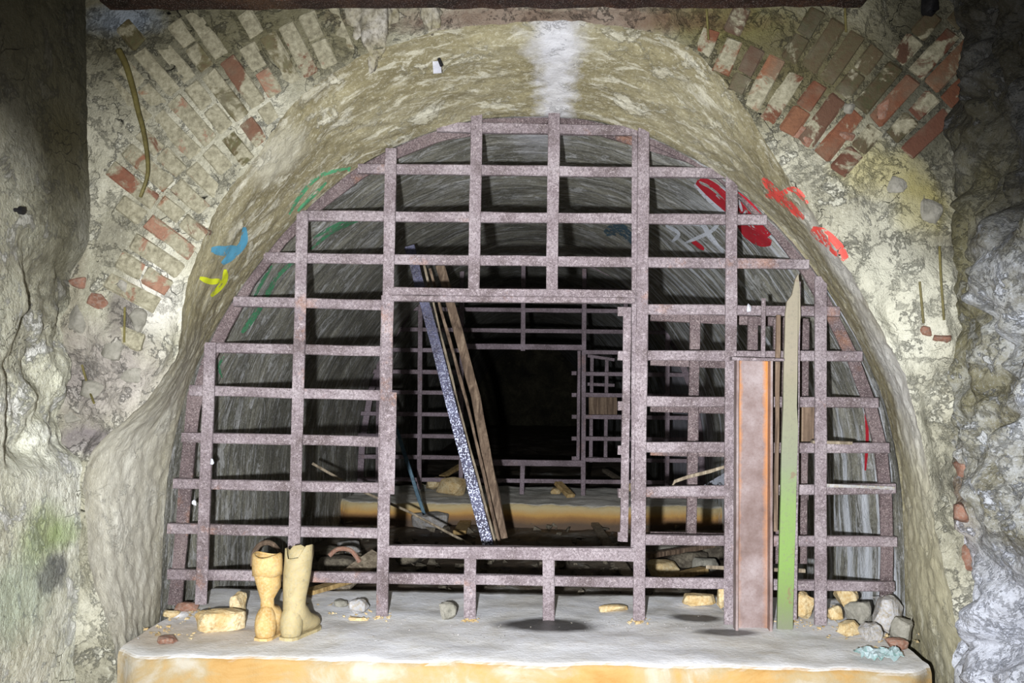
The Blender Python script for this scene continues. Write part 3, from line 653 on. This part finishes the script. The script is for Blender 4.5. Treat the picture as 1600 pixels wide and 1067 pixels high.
def grate_two():
    g = empty('steel_grate', (0, Y2, LZ), 'dim far steel grate further down the tunnel, seen through the doorway of the near one', 'grate')
    L = lambda x, y, dy=0.0: P(x, y, Y2 + dy) - Vector((0, Y2, LZ))
    for (a, b) in [((592, 560), (590, 762)), ((657, 462), (655, 764)), ((722, 424), (720, 767)), ((818, 403), (817, 548)), ((817, 722), (815, 772)), ((913, 420), (911, 776)), ((978, 455), (976, 776)), ((1043, 520), (1042, 776)), ((768, 403), (768, 480))][:8]:
        bar('vertical_bar', L(*a), L(*b), 0.036, 0.02, M_rust2, g)
    rows = [(652, 984, 450), (612, 1030, 482), (592, 1050, 514), (578, 722, 546), (912, 1066, 550), (570, 722, 580), (912, 1078, 584), (565, 722, 612), (912, 1084, 617), (562, 722, 646), (912, 1088, 651), (560, 722, 680), (912, 1092, 685), (560, 722, 713), (912, 1094, 718), (560, 1094, 748)]
    for x0, x1, y in rows:
        bar('horizontal_bar', L(x0, y, 0.026), L(x1, y + (x1 - x0) * 0.012, 0.026), 0.034, 0.024, M_rust2, g)
    bar('door_frame_top', L(722, 541), L(911, 543), 0.045, 0.02, M_rust2, g); bar('door_frame_bottom', L(722, 722), L(911, 724), 0.05, 0.03, M_rust2, g)
    bar('door_frame_side', L(905, 548, .01), L(903, 722, .01), 0.026, 0.02, M_rust2, g)
    for y in (583, 617, 651, 685, 716): bar('hinge_lug', L(897, y - 3), L(897, y + 3), 0.04, 0.02, M_rust2, g)
    arc = [(562, 765), (566, 690), (580, 610), (612, 530), (655, 462), (722, 414), (780, 398), (835, 392), (900, 402), (960, 430), (1010, 470), (1055, 540), (1085, 620), (1096, 700), (1098, 772)]
    for i in range(0, len(arc) - 2, 5): obj_bm('arch_frame_bar', strip_bm([L(x, y, 0.05) for x, y in arc[i:i + 6]], 0.05, 0.012), M_rust2, g)
    return g
g2 = grate_two()
def leaf(name, Y, label, verts, rows, wv, m, panel=None, base=(0, 0, 0)):
    c = P(verts[0][0][0], verts[0][1][1], Y); g = empty(name, c, label, 'gate')
    L = lambda x, y, dy=0.0: P(x, y, Y + dy) - c
    for a, b in verts: bar('vertical_bar', L(*a), L(*b), wv, 0.02, m, g)
    for a, b in rows: bar('horizontal_bar', L(*a, 0.022), L(*b, 0.022), wv * 0.9, 0.02, m, g)
    if panel: 
        a, b, wd = panel; bar('panel', L(*a, -0.02), L(*b, -0.02), wd, 0.012, M_woodd, g)
    return g
leaf('gate_leaf', Y1 + 0.22, 'rusted gate leaf swung open behind the right side of the near grate', [((1086, 492), (1080, 838)), ((1176, 497), (1172, 880)), ((1256, 503), (1252, 880)), ((1216, 500), (1212, 880))],
     [((1016, 494), (1262, 505)), ((1016, 564), (1262, 572)), ((1016, 636), (1262, 642)), ((1016, 704), (1262, 709)), ((1016, 770), (1262, 774)), ((1016, 838), (1262, 842))], 0.042, M_rustd, ((1262, 636), (1262, 702), 0.10))
leaf('gate_leaf', Y2 + 0.35, 'small dim gate leaf standing open behind the far grate', [((925, 556), (923, 722)), ((948, 562), (946, 716))],
     [((918, 556), (960, 562)), ((918, 600), (960, 602)), ((918, 716), (960, 717))], 0.03, M_rust2, ((942, 620), (942, 648), 0.24))

# ---------------------------------------------------------------- uprights standing at the right of the near grate
def channel_beam():
    b = P(1176, 977, 3.72); b.z = LZ; top = P(1177, 563, b.y); h = top.z - LZ; w_, d_, t_ = 0.136, 0.05, 0.009
    g = empty('channel_beam', (b.x, b.y, LZ), 'upright steel channel with orange rusted edges in front of the grate', 'beam')
    bm = bmesh.new(); n = 12
    pr = [(-w_ / 2, -d_ / 2), (-w_ / 2 + t_, -d_ / 2), (-w_ / 2 + t_, d_ / 2 - t_), (w_ / 2 - t_, d_ / 2 - t_), (w_ / 2 - t_, -d_ / 2), (w_ / 2, -d_ / 2), (w_ / 2, d_ / 2), (-w_ / 2, d_ / 2)]
    rings = [[bm.verts.new((x + random.uniform(-.0008, .0008) + (top.x - b.x) * i / n, y, h * i / n)) for x, y in pr] for i in range(n + 1)]
    for a, c in zip(rings[:-1], rings[1:]):
        for k in range(8): bm.faces.new((a[k], a[(k + 1) % 8], c[(k + 1) % 8], c[k]))
    bm.faces.new(rings[0][::-1]); bm.faces.new(rings[-1]); bmesh.ops.recalc_face_normals(bm, faces=bm.faces)
    obj_bm('channel', bm, M_chan, g)
    bar('top_lip', Vector((-0.085, -0.0, h + 0.005)), Vector((0.11, 0, h + 0.003)), 0.012, 0.055, M_rust, g)
    return g
channel_beam()
def lath():
    b = P(1226, 974, 3.735); b.z = LZ; h = P(1240, 428, b.y).z - LZ; dx = P(1240, 428, b.y).x - b.x
    g = empty('painted_lath', (b.x, b.y, LZ), 'flat upright lath, weathered beige above and green below, with a pointed top', 'lath')
    pts = []; w_ = 0.058; bm = bmesh.new()
    out = [(-w_ / 2, 0), (w_ / 2, 0)] + [(w_ / 2 * (1 + random.uniform(-.04, .04)) - (0.006 if i > 9 else 0) , h * i / 16) for i in range(1, 14)] + [(w_ * 0.5, h * 0.88), (w_ * 0.40, h * 0.96), (w_ * 0.28, h * 1.0), (w_ * 0.1, h * 0.985), (-w_ * 0.1, h * 0.94), (-w_ * 0.42, h * 0.92), (-w_ * 0.5, h * 0.885)] + [(-w_ / 2 * (1 + random.uniform(-.04, .04)), h * i / 16) for i in range(13, 0, -1)]
    f = [bm.verts.new((x + dx * z / h, -0.007, z)) for x, z in out]; bk = [bm.verts.new((x + dx * z / h, 0.007, z)) for x, z in out]
    bm.faces.new(f); bm.faces.new(bk[::-1]); n = len(f)
    for i in range(n): bm.faces.new((f[i], f[(i + 1) % n], bk[(i + 1) % n], bk[i]))
    bmesh.ops.triangulate(bm, faces=[q for q in bm.faces if len(q.verts) > 4]); bmesh.ops.recalc_face_normals(bm, faces=bm.faces)
    obj_bm('lath_board', bm, M_lath, g); return g
lath()
def upright(name, a, b, wd, th, m, label, cat, dy=0.0, Y=3.76, group=None):
    p0 = P(*b, Y); p1 = P(*a, Y + dy); g = obj_bm(name, strip_bm([Vector((0, 0, 0)), p1 - p0], wd, th), m); g.location = p0; return tag(g, label, cat, group)
upright('steel_rod', (1247, 440), (1241, 968), 0.018, 0.012, M_rust, 'narrow rusted bar standing just right of the green lath', 'bar', Y=3.745)
upright('steel_rod', (1193, 466), (1192, 566), 0.015, 0.008, M_rust, 'short thin bar rising above the channel between lath and grate bar', 'bar', Y=3.775)
upright('wooden_batten', (1216, 492), (1212, 830), 0.016, 0.012, M_woodd, 'narrow brown batten partly hidden by the green lath on its left', 'batten', Y=3.77)
upright('wooden_sliver', (1103, 886), (1258, 892), 0.014, 0.01, M_wood, 'pale horizontal sliver lying low across behind the channel', 'sliver', Y=3.87)
upright('wooden_sliver', (1290, 758), (1396, 762), 0.012, 0.03, M_stoneW, 'whitish sliver lying on the grate bar at far right', 'sliver', Y=3.81)
upright('wooden_sliver', (1268, 690), (1330, 692), 0.012, 0.03, M_wood, 'grey splinter lying on the grate bar right of the lath', 'sliver', Y=3.81)
bt = obj_bm('bent_strip', strip_bm([P(x, y, 3.93) for x, y in [(1139, 727), (1110, 736), (1075, 745), (1055, 752), (1049, 760), (1075, 761), (1138, 760)]], 0.012, 0.008), M_wood); tag(bt, 'thin bent pale strip folded over behind the grate, left of the channel', 'strip')

# ---------------------------------------------------------------- poles leaning in the doorway
def leaning(name, a, ya, b, yb, wd, th, m, label, cat, kink=None):
    p1, p0 = P(*a, ya), P(*b, yb); pts = [Vector((0, 0, 0)), p1 - p0]
    if kink: pts = [Vector((0, 0, 0)), (p1 - p0) * 0.5 + Vector(kink), p1 - p0]
    o = obj_bm(name, strip_bm(pts, wd, th, rough=0.003), m); o.location = p0; return tag(o, label, cat)
def foot(px, py): return PZ(px, py, FZ + 0.01).y
leaning('galvanised_bar', (640, 385), 5.3, (768, 872), 4.85, 0.052, 0.02, M_silver, 'speckled bluish metal bar leaning in the doorway, foremost of the leaning ones', 'bar')
leaning('wooden_splinter', (672, 420), 5.4, (783, 858), 5.02, 0.014, 0.012, M_woodd, 'thin brown splinter leaning between the metal bar and the thick plank', 'splinter', (0.015, 0, 0))
leaning('wooden_splinter', (662, 412), 5.35, (777, 860), 4.98, 0.010, 0.012, M_wood, 'thinnest grey splinter leaning right behind the metal bar', 'splinter', (-0.008, 0, 0))
leaning('wooden_splinter', (752, 775), 5.15, (775, 842), 5.1, 0.012, 0.012, M_wood, 'short broken splinter low beside the foot of the metal bar', 'splinter')
leaning('wooden_plank', (688, 415), 5.6, (786, 842), 5.22, 0.05, 0.03, M_woodd, 'thick brown plank leaning in the doorway with an ochre foot', 'plank', (0.03, 0, 0))
leaning('teal_pole', (606, 628), 6.3, (663, 804), 6.3, 0.022, 0.02, M_teal, 'thin dark teal pole leaning at the left of the doorway', 'pole')
tag(obj_bm('thin_rod', tube_bm([P(488, 724, 4.9), P(560, 765, 5.0), P(640, 800, 5.25), P(745, 856, 5.3)], 0.007), M_wood), 'thin pale rod sloping down behind the left of the grate', 'rod')

# ---------------------------------------------------------------- boots
def boot(loc, yaw, label, m, torn, lean=(0, 0), crumple=0.0, s=1.0, parentname='rubber_boot'):
    g = empty(parentname, loc, label, 'boot', rot=(0, 0, yaw)); n = 22; g.scale = (s * 0.95, s * 1.14, s)
    H = 0.355
    spine = [(0.195, 0, .030, .012, .018), (0.185, 0, .032, .028, .026), (0.160, 0, .036, .040, .032), (0.120, 0, .042, .043, .040), (0.080, 0, .055, .040, .050), (0.045, 0, .075, .042, .062), (0.018, 0, .100, .044, .060), (0.004, 0, .130, .040, .052), (0, 0, .17, .042, .050), (0, 0, .22, .047, .056), (0, 0, .27, .050, .060), (0, 0, .315, .050, .060), (0, 0, H, .052, .061)]
    dirs = []; pts = [Vector(q[:3]) for q in spine]; rings = []
    bm = bmesh.new()
    for i, q in enumerate(spine):
        d = (pts[min(i + 1, len(pts) - 1)] - pts[max(i - 1, 0)]).normalized(); sd = Vector((0, 1, 0)); up = d.cross(sd).normalized(); ring = []
        z = q[2]
        for k in range(n):
            a = 2 * math.pi * k / n; wv, hv = q[3], q[4]
            v = pts[i] + sd * math.cos(a) * wv + up * math.sin(a) * hv
            v.x = max(v.x, -0.062) ; v.z = max(v.z, 0.008)
            if z > 0.1:
                pinch = 1 - crumple * 0.45 * math.exp(-((z - 0.15) / 0.045) ** 2); c = pts[i]
                v = c + Vector(((v.x - c.x) * pinch, (v.y - c.y) * pinch, v.z - c.z))
                v.x += lean[0] * (z - 0.1); v.y += lean[1] * (z - 0.1)
                if crumple: v += Vector((fb(v, 12, 3) * 0.012, fb(v, 12, 3, 5) * 0.012, 0))
            if i == len(spine) - 1: v.z += torn(a) * 1.0
            elif i == len(spine) - 2: v.z += torn(a) * 0.3
            ring.append(bm.verts.new(v))
        rings.append(ring)
    for a, b in zip(rings[:-1], rings[1:]):
        for k in range(n): bm.faces.new((a[k], a[(k + 1) % n], b[(k + 1) % n], b[k]))
    bm.faces.new(rings[0]); bmesh.ops.recalc_face_normals(bm, faces=bm.faces)
    # heel block so that the ankle closes at the back
    sh = obj_bm('shaft', bm, m, g, smooth=True)
    md = sh.modifiers.new('solid', 'SOLIDIFY'); md.thickness = 0.004; md.offset = -1
    bm = bmesh.new(); r = bmesh.ops.create_uvsphere(bm, u_segments=18, v_segments=12, radius=1)
    for v in bm.verts: v.co = Vector((v.co.x * 0.052 - 0.012, v.co.y * 0.041, max(0.008, v.co.z * 0.085 + 0.06)))
    obj_bm('heel', bm, m, g, smooth=True)
    out = [(-0.066, 0.0), (-0.058, .026), (-.03, .036), (.02, .034), (.07, .038), (.12, .045), (.165, .042), (.192, .028), (.203, 0)]; out = out + [(x, -y) for x, y in out[-2:0:-1]]
    bm = bmesh.new(); lo = [bm.verts.new((x, y, 0)) for x, y in out]; hi = [bm.verts.new((x, y, .014)) for x, y in out]; k = len(out)
    bm.faces.new(lo[::-1]); bm.faces.new(hi)
    for i in range(k): bm.faces.new((lo[i], lo[(i + 1) % k], hi[(i + 1) % k], hi[i]))
    obj_bm('sole', bm, m, g)
    if crumple:     # turned-down cuff
        bm = bmesh.new(); rr = []
        for (z, w1, w2) in ((0.272, .056, .066), (0.30, .057, .067), (0.33, .057, .067), (H, .055, .065), (H + .006, .048, .058)):
            rr.append([bm.verts.new((math.sin(-a) * w2 + lean[0] * (z - .1) + fb((a, z, 1), 1.2, 2) * .004, math.cos(a) * w1 + lean[1] * (z - .1), z + (torn(a) if z > .33 else 0) + (fb((math.cos(a), math.sin(a), 0), 1.6, 3) * .008 if z < .28 else 0))) for a in (2 * math.pi * q / n for q in range(n))])
        for a, b in zip(rr[:-1], rr[1:]):
            for q in range(n): bm.faces.new((a[q], a[(q + 1) % n], b[(q + 1) % n], b[q]))
        c = obj_bm('folded_cuff', bm, m, g, smooth=True); mm = c.modifiers.new('solid', 'SOLIDIFY'); mm.thickness = 0.003
    return g
b1 = PZ(411, 1003, LZ); b2 = PZ(452, 1002, LZ)
boot(b1 + Vector((0, 0.045, 0)), math.radians(78), 'orange-yellow rubber boot with a folded cuff and pinched ankle, left one of the pair', M_boot, lambda a: 0.008 * math.cos(a * 2), (0.0, 0.02), 1.0, 0.82)
boot(b2 + Vector((0, 0.045, 0)), math.radians(74), 'pale yellow rubber boot with a tall torn top, right one of the pair', M_boot2, lambda a: 0.022 * max(-1, min(1, 3 * math.sin(a * 2.5 + 0.6))) - 0.01 * math.cos(a), (0.02, -0.07), 0.0, 0.86)

# ---------------------------------------------------------------- stones and rubbish on the ledge
def rock(name, px, py, sx, sy, sz, m, label, rot=0.0, z=LZ, cat='stone', group=None, sub=1):
    p = PZ(px, py, z); o = obj_bm(name, rock_bm(sx, sy, sz, int(px + py), sub=sub), m); o.location = (p.x, p.y, z - 0.004); o.rotation_euler = (0, 0, rot)
    return tag(o, label, cat, group)
rock('stone', 346, 985, .105, .055, .045, M_stoneY, 'large yellow and white angular stone left of the boots', .35)
rock('stone', 372, 962, .04, .05, .05, M_stoneY, 'upright yellow stone leaning on the large one left of the boots', .1)
rock('stone', 268, 962, .035, .03, .016, M_stoneY, 'small flat yellow stone in the left corner of the ledge')
rock('stone', 291, 955, .05, .03, .022, M_brickred, 'reddish crumbled stone at the foot of the leftmost grate bar')
rock('stone', 560, 957, .045, .035, .030, M_stoneW, 'round whitish stone left of the doorway post')
rock('stone', 532, 948, .03, .025, .018, M_stoneG, 'small grey stone beside the round whitish one')
rock('stone', 560, 968, .045, .02, .008, M_stoneY, 'flat yellow flake in front of the round whitish stone')
rock('stone', 699, 968, .040, .03, .036, M_stoneG, 'brownish grey stone standing on the ledge below the doorway')
rock('stone', 958, 955, .065, .028, .018, M_stoneY, 'long cream stone lying left of the doorway right post', .05)
rock('stone', 1090, 945, .085, .04, .028, M_stoneY, 'long pale stone behind the grate left of the channel', .05)
rock('stone', 1128, 958, .022, .03, .05, M_stoneY, 'upright cream stone wedged at the left of the channel')
for i, (px, py, sx, sy, sz, mm, lb) in enumerate([(1252, 965, .05, .05, .055, M_stoneY, 'yellow stone between the green lath and the last upright bar'), (1236, 972, .03, .02, .022, M_stoneY, 'small yellow lump at the foot of the green lath'),
    (1320, 955, .085, .05, .05, M_stoneY, 'large pale slab leaning against the wall behind the last bar'), (1345, 975, .06, .06, .05, M_stoneG, 'grey lump in the middle of the corner rubble'), (1305, 978, .03, .03, .03, M_stoneY, 'yellow lump just right of the last upright bar'),
    (1328, 992, .05, .035, .03, M_stoneY, 'ochre stone at the front left of the corner rubble'), (1385, 985, .065, .06, .07, M_stoneW, 'tall greyish white stone against the right jamb'), (1360, 1000, .05, .04, .035, M_stoneW, 'white stone at the front of the corner rubble'),
    (1408, 1000, .05, .05, .045, M_stoneG, 'grey stone lowest against the right jamb')]):
    rock('stone', px, py, sx, sy, sz, mm, lb, i * 0.7)
tb = rock('brick_fragment', 1400, 1014, .045, .03, .022, M_brickred, 'orange brick fragment near the right end of the ledge', -.2, cat='brick')
rock('brick_fragment', 262, 1003, .04, .03, .014, M_brickred, 'flat reddish chip near the left end of the ledge', .2, cat='brick')
def crumpled():
    p = PZ(1372, 1030, LZ); rows = []
    for i in range(14):
        rows.append([Vector(((i / 13 - .5) * .14, (j / 9 - .5) * .085, 0.014 + 0.016 * math.sin(j / 9 * math.pi) + fb((i * .3, j * .35, 2), 1.5, 3) * .02)) for j in range(10)])
    o = grid('crumpled_wrapper', rows, M_glass, smooth=False); o.location = p; md = o.modifiers.new('s', 'SOLIDIFY'); md.thickness = 0.003
    tag(o, 'crumpled teal and white wrapper at the right end of the ledge', 'wrapper')
crumpled()
def scatter_stuff(name, n, fn, m, label, cat, smin, smax):
    bm = bmesh.new(); rd = random.Random(n)
    for i in range(n):
        p = fn(rd); s_ = rd.uniform(smin, smax); vs = []
        for _ in range(7): vs.append(bm.verts.new(p + Vector((rd.uniform(-1, 1) * s_, rd.uniform(-1, 1) * s_, rd.uniform(0, 1.1) * s_))))
        bmesh.ops.convex_hull(bm, input=vs)
    loose = [v for v in bm.verts if not v.link_faces]; bmesh.ops.delete(bm, geom=loose, context='VERTS')
    o = obj_bm(name, bm, m); o['kind'] = 'stuff'; return tag(o, label, cat)
def pick(*zones):
    def f(rd):
        x, y, rx, ry = rd.choice(zones); return PZ(x + rd.gauss(0, 1) * rx * .6, min(1016, y + rd.gauss(0, 1) * ry * .6), LZ - 0.001)
    return f
scatter_stuff('ochre_grit', 330, pick((300, 968, 45, 14), (1390, 1000, 40, 14), (1340, 980, 60, 14), (250, 990, 45, 10), (540, 955, 50, 14), (310, 960, 25, 8), (1330, 985, 55, 16), (1240, 975, 25, 5), (600, 968, 14, 3), (735, 971, 12, 3), (998, 973, 14, 4)), M_stoneY, 'ochre crumbs and grit scattered in the ledge corners', 'grit', .003, .011)
scatter_stuff('white_grit', 260, pick((700, 975, 300, 22), (1010, 975, 90, 16), (1370, 995, 45, 14), (600, 1000, 300, 8)), M_stoneW, 'fine white crumbs sprinkled along the ledge', 'grit', .0015, .005)

# ---------------------------------------------------------------- litter on the tunnel floor behind the grate
def board(name, a, b, wd, th, m, label, za=FZ + .03, zb=FZ + .03, cat='board'):
    p0, p1 = PZ(*a, za), PZ(*b, zb); o = obj_bm(name, strip_bm([Vector((0, 0, 0)), p1 - p0], wd, th, rough=.003, up=Vector((0, 0, 1))), m); o.location = p0; return tag(o, label, cat)
wbp0, wbp1 = P(500, 936, 4.30), P(592, 868, 4.75); wb = obj_bm('wooden_board', strip_bm([Vector((0, 0, 0)), wbp1 - wbp0], .095, .022, rough=.003, up=Vector((.1, -.75, .66))), M_wood); wb.location = wbp0; tag(wb, 'broad grey board lying slanted behind the grate, left of the doorway', 'board')
board('wooden_board', (482, 925), (560, 902), .06, .02, M_woody, 'ochre batten lying under the broad grey board', LZ + .02, LZ + .01)
board('wooden_board', (925, 812), (985, 905), .06, .03, M_wood, 'grey board lying lengthwise on the floor, right of the doorway middle')
board('wooden_board', (733, 806), (718, 832), .09, .03, M_woody, 'short ochre board stub in front of the far ledge')
board('wooden_board', (1012, 838), (1135, 836), .05, .03, M_wood, 'grey board lying across the floor right of the doorway')
board('wooden_board', (1015, 868), (1120, 850), .05, .03, M_woodd, 'dark board lying on the rubble right of the doorway', FZ + .1, FZ + .1)
board('wooden_board', (1035, 905), (1100, 890), .06, .03, M_woody, 'short ochre board on the rubble right of the doorway', FZ + .1, FZ + .1)
board('wooden_board', (872, 755), (892, 775), .07, .03, M_woody, 'ochre board leaning over the far ledge', LZ + .1, LZ + .02)
board('wooden_board', (945, 735), (985, 760), .06, .03, M_wood, 'pale board lying beyond the far grate on the right', LZ + .06, LZ + .02)
board('wooden_board', (690, 745), (730, 722), .06, .03, M_woody, 'ochre board propped beyond the far grate on the left', LZ + .02, LZ + .12)
tag(obj_bm('bent_hose', tube_bm(catmull([P(395, 893, 4.5), P(396, 868, 4.5), P(405, 852, 4.5), P(420, 848, 4.5), P(432, 856, 4.5), P(445, 875, 4.5), P(455, 895, 4.5)], 5), 0.012), M_woodd), 'brown hose bent in an arc behind the left boot', 'hose')
tag(obj_bm('bent_hose', tube_bm(catmull([P(515, 868, 4.6), P(528, 858, 4.6), P(548, 860, 4.6), P(562, 878, 4.6)], 5), 0.011), M_brickred), 'short reddish curved hose on the heap left of the doorway', 'hose')
rd = random.Random(5)
def floor_rock(px, py, s_, m, lb, z=FZ): return rock('stone', px, py, s_ * rd.uniform(.9, 1.3), s_, s_ * rd.uniform(.45, .7), m, lb, rd.uniform(0, 3), z, sub=0)
for px, py, s_, m, lb in [(530, 905, .12, M_stoneD, 'big dark lump under the grey board left of the doorway'), (560, 895, .08, M_stoneY, 'ochre stone beside the grey board left of the doorway'), (515, 880, .10, M_stoneD, 'dark stone behind the grey board'), (545, 866, .07, M_stoneW, 'pale stone on the heap left of the doorway'),
    (1035, 900, .10, M_stoneY, 'pale yellow stone in the heap right of the doorway'), (1075, 885, .12, M_stoneD, 'dark stone in the middle of the heap right of the doorway'), (1100, 900, .08, M_stoneG, 'grey stone in the heap next to the channel'), (1120, 875, .10, M_stoneD, 'dark stone at the back of the heap by the channel'), (1045, 868, .09, M_stoneG, 'grey stone at the back of the heap right of the doorway'),
    (672, 824, .13, M_stoneW, 'pale angular block at the foot of the teal pole'), (640, 815, .10, M_stoneY, 'yellow block against the far ledge at left'), (940, 812, .07, M_stoneG, 'small grey stone before the far ledge'), (1060, 815, .10, M_stoneY, 'yellow stone before the far ledge at right'), (640, 880, .08, M_stoneD, 'dark stone on the floor under the doorway sill at left'), (870, 885, .07, M_stoneD, 'dark stone on the floor under the doorway sill')]:
    floor_rock(px, py, s_, m, lb)
for px, py, s_, lb in [(680, 768, .10, 'ochre lump leftmost on the far ledge'), (705, 772, .14, 'broad ochre lump on the far ledge left of the leaning bar'), (868, 772, .05, 'small ochre lump on the far ledge between its bars'), (990, 776, .08, 'ochre lump on the far ledge at right')]:
    floor_rock(px, py, s_, M_stoneY, lb, LZ)
def fz(rd): return Vector((rd.uniform(-1.4, 1.4), 4.4 + 4.6 * rd.random() ** 1.4, FZ))
o = scatter_stuff('floor_rubble', 520, fz, M_stoneD, 'broken rubble and grit strewn over the tunnel floor', 'rubble', .012, .045)
0 and scatter_stuff('pale_rubble', 130, fz, M_stoneW, 'pale chips strewn over the tunnel floor', 'rubble', .008, .03)

# ---------------------------------------------------------------- high on the wall: beam, dripstone, cable, nails
a, b = P(165, -9, 3.17), P(1350, -14, 3.17)
bm_ = obj_bm('steel_beam', strip_bm([Vector((0, 0, 0)), b - a], 0.075, 0.10, rough=.004, seg=.05), M_beam); bm_.location = a; tag(bm_, 'flaking rusty steel beam running along the top of the wall', 'beam')
def dripstone(px, py, sx, sz, label, seed):
    h = hit(px, py); bm = bmesh.new(); bmesh.ops.create_icosphere(bm, subdivisions=5, radius=1)
    for v in bm.verts:
        c = v.co.copy(); k = 1 - 0.5 * sm(0.2, -1, c.z)
        v.co = Vector((c.x * sx * k, c.y * .05, c.z * sz)); q = v.co + Vector((seed, 0, 0)); n_ = fb(Vector((q.x * 2.4, q.y, q.z)), 9, 5, seed); v.co += c * n_ * .035
    o = obj_bm('dripstone', bm, M_drip, smooth=True); o.location = h[0] + Vector((0, .015, 0)); return tag(o, label, 'dripstone')
dripstone(583, 28, .10, .20, 'pale lumpy dripstone under the beam left of the arch crown', 1.5)
dripstone(672, 20, .05, .07, 'small dark-flecked dripstone just right of the big one', 3.5)
pts = [(185, 78), (197, 103), (208, 140), (216, 175), (224, 205), (230, 245), (230, 275), (219, 308)]
cp = []
for i, (x, y) in enumerate(pts):
    h = hit(x, y); cp.append(h[0] - ray(x, y) * (0.02 + 0.05 * i / 7))
tag(obj_bm('hanging_cable', tube_bm(catmull(cp, 5), 0.012, 8, .45), M_cable, smooth=True), 'muddy curved cable hanging down the left of the arch', 'cable')
for (px, py, lb) in [(688, 100, 'iron hook with a white tag driven into the arch left of its crown'), (22, 328, 'black round bolt in the left wall')]:
    h = hit(px, py); g = empty('wall_hook' if px > 100 else 'wall_bolt', h[0], lb, 'hook' if px > 100 else 'bolt')
    if px > 100:
        obj_bm('hook', tube_bm([Vector((0, .02, .01)), Vector((0, -.05, 0)), Vector((.01, -.055, -.025))], .006), M_black, g); obj_bm('paper_tag', strip_bm([Vector((-.01, -.03, .0)), Vector((-.006, -.035, -.045))], .028, .002), M_fluff, g)
    else:
        obj_bm('bolt_shank', tube_bm([Vector((-.02, 0, 0)), Vector((.02, 0, 0))], .006), M_black, g); obj_bm('bolt_head', tube_bm([Vector((.015, 0, 0)), Vector((.03, 0, -.003))], .012), M_black, g)
for i, pl in enumerate([[(1468, 385), (1470, 430), (1475, 500)], [(1437, 440), (1443, 505)], [(1320, 10), (1322, 50)], [(1104, 15), (1107, 62)], [(128, 570), (138, 605), (147, 630)], [(195, 480), (194, 535)]]):
    q = [hh[0] - ray(x, y) * .012 for x, y in pl for hh in [hit(x, y)] if hh]
    if len(q) < 2: continue
    tag(obj_bm('hanging_root', tube_bm(catmull(q, 4) if len(q) > 2 else q, .004, 6), M_cable), ['long dark root hanging on the right of the arch', 'shorter dark root just left of the long one', 'black root hanging below the beam at right', 'black root hanging right of the arch crown', 'curved root in the rubble at lower left', 'straight root in the rubble above the curved one'][i], 'root')
for i, (px, py, Y) in enumerate([(1170, 488, 3.78), (331, 726, 3.78), (303, 790, 3.75)]):
    o = obj_bm('cobweb_tuft', rock_bm(.010, .006, .014 if i else .02, i + 3, 14, 0), M_fluff); o.location = P(px, py, Y); tag(o, ['white tuft caught on the grate bar above the channel', 'white tuft on the leftmost upright bar', 'white tuft at the left end of the grate, lowest one'][i], 'tuft')
h = hit(1450, 14); g = obj_bm('iron_stub', rock_bm(.035, .04, .06, 4, 20, 1), M_black, smooth=True); g.location = h[0] + Vector((0, 0, -.03)); tag(g, 'black iron stub sticking out of the dark wall at the top right corner', 'stub')
# cobweb film stretched in the angle of the grate left of the channel
rows = [[P(1138 - (1 - t) * 40 * u, 735 + 24 * max(u, t), 3.84) for u in lin(0, 1, 8)] for t in lin(0, 1, 8)]
o = grid('cobweb', rows, paint('cobweb_film', S(84, 86, 92), .48)); tag(o, 'greyish cobweb film in the angle of the bars left of the channel', 'cobweb')

# ---------------------------------------------------------------- groups of alike things
GR = {'board': 'boards lying in the tunnel', 'boot': 'pair of rubber boots', 'splinter': 'thin splinters leaning in the doorway', 'sliver': 'slivers lying on the grate bars', 'root': 'thin roots hanging on the wall',
      'grate': 'steel bar grates across the tunnel', 'gate': 'gate leaves behind the grates', 'tuft': 'white tufts on the grate', 'hose': 'bent hoses behind the grate', 'dripstone': 'dripstones under the beam', 'brick': 'brick fragments on the ledge'}
for o in bpy.data.objects:
    c = o.get('category')
    if o.parent or not c: continue
    if c == 'stone': o['group'] = 'loose stones on the near ledge' if o.location.y < 4.3 and o.location.z > 0.5 else ('lumps on the far ledge' if o.location.z > 0.5 else 'stones on the tunnel floor')
    elif c in GR: o['group'] = GR[c]
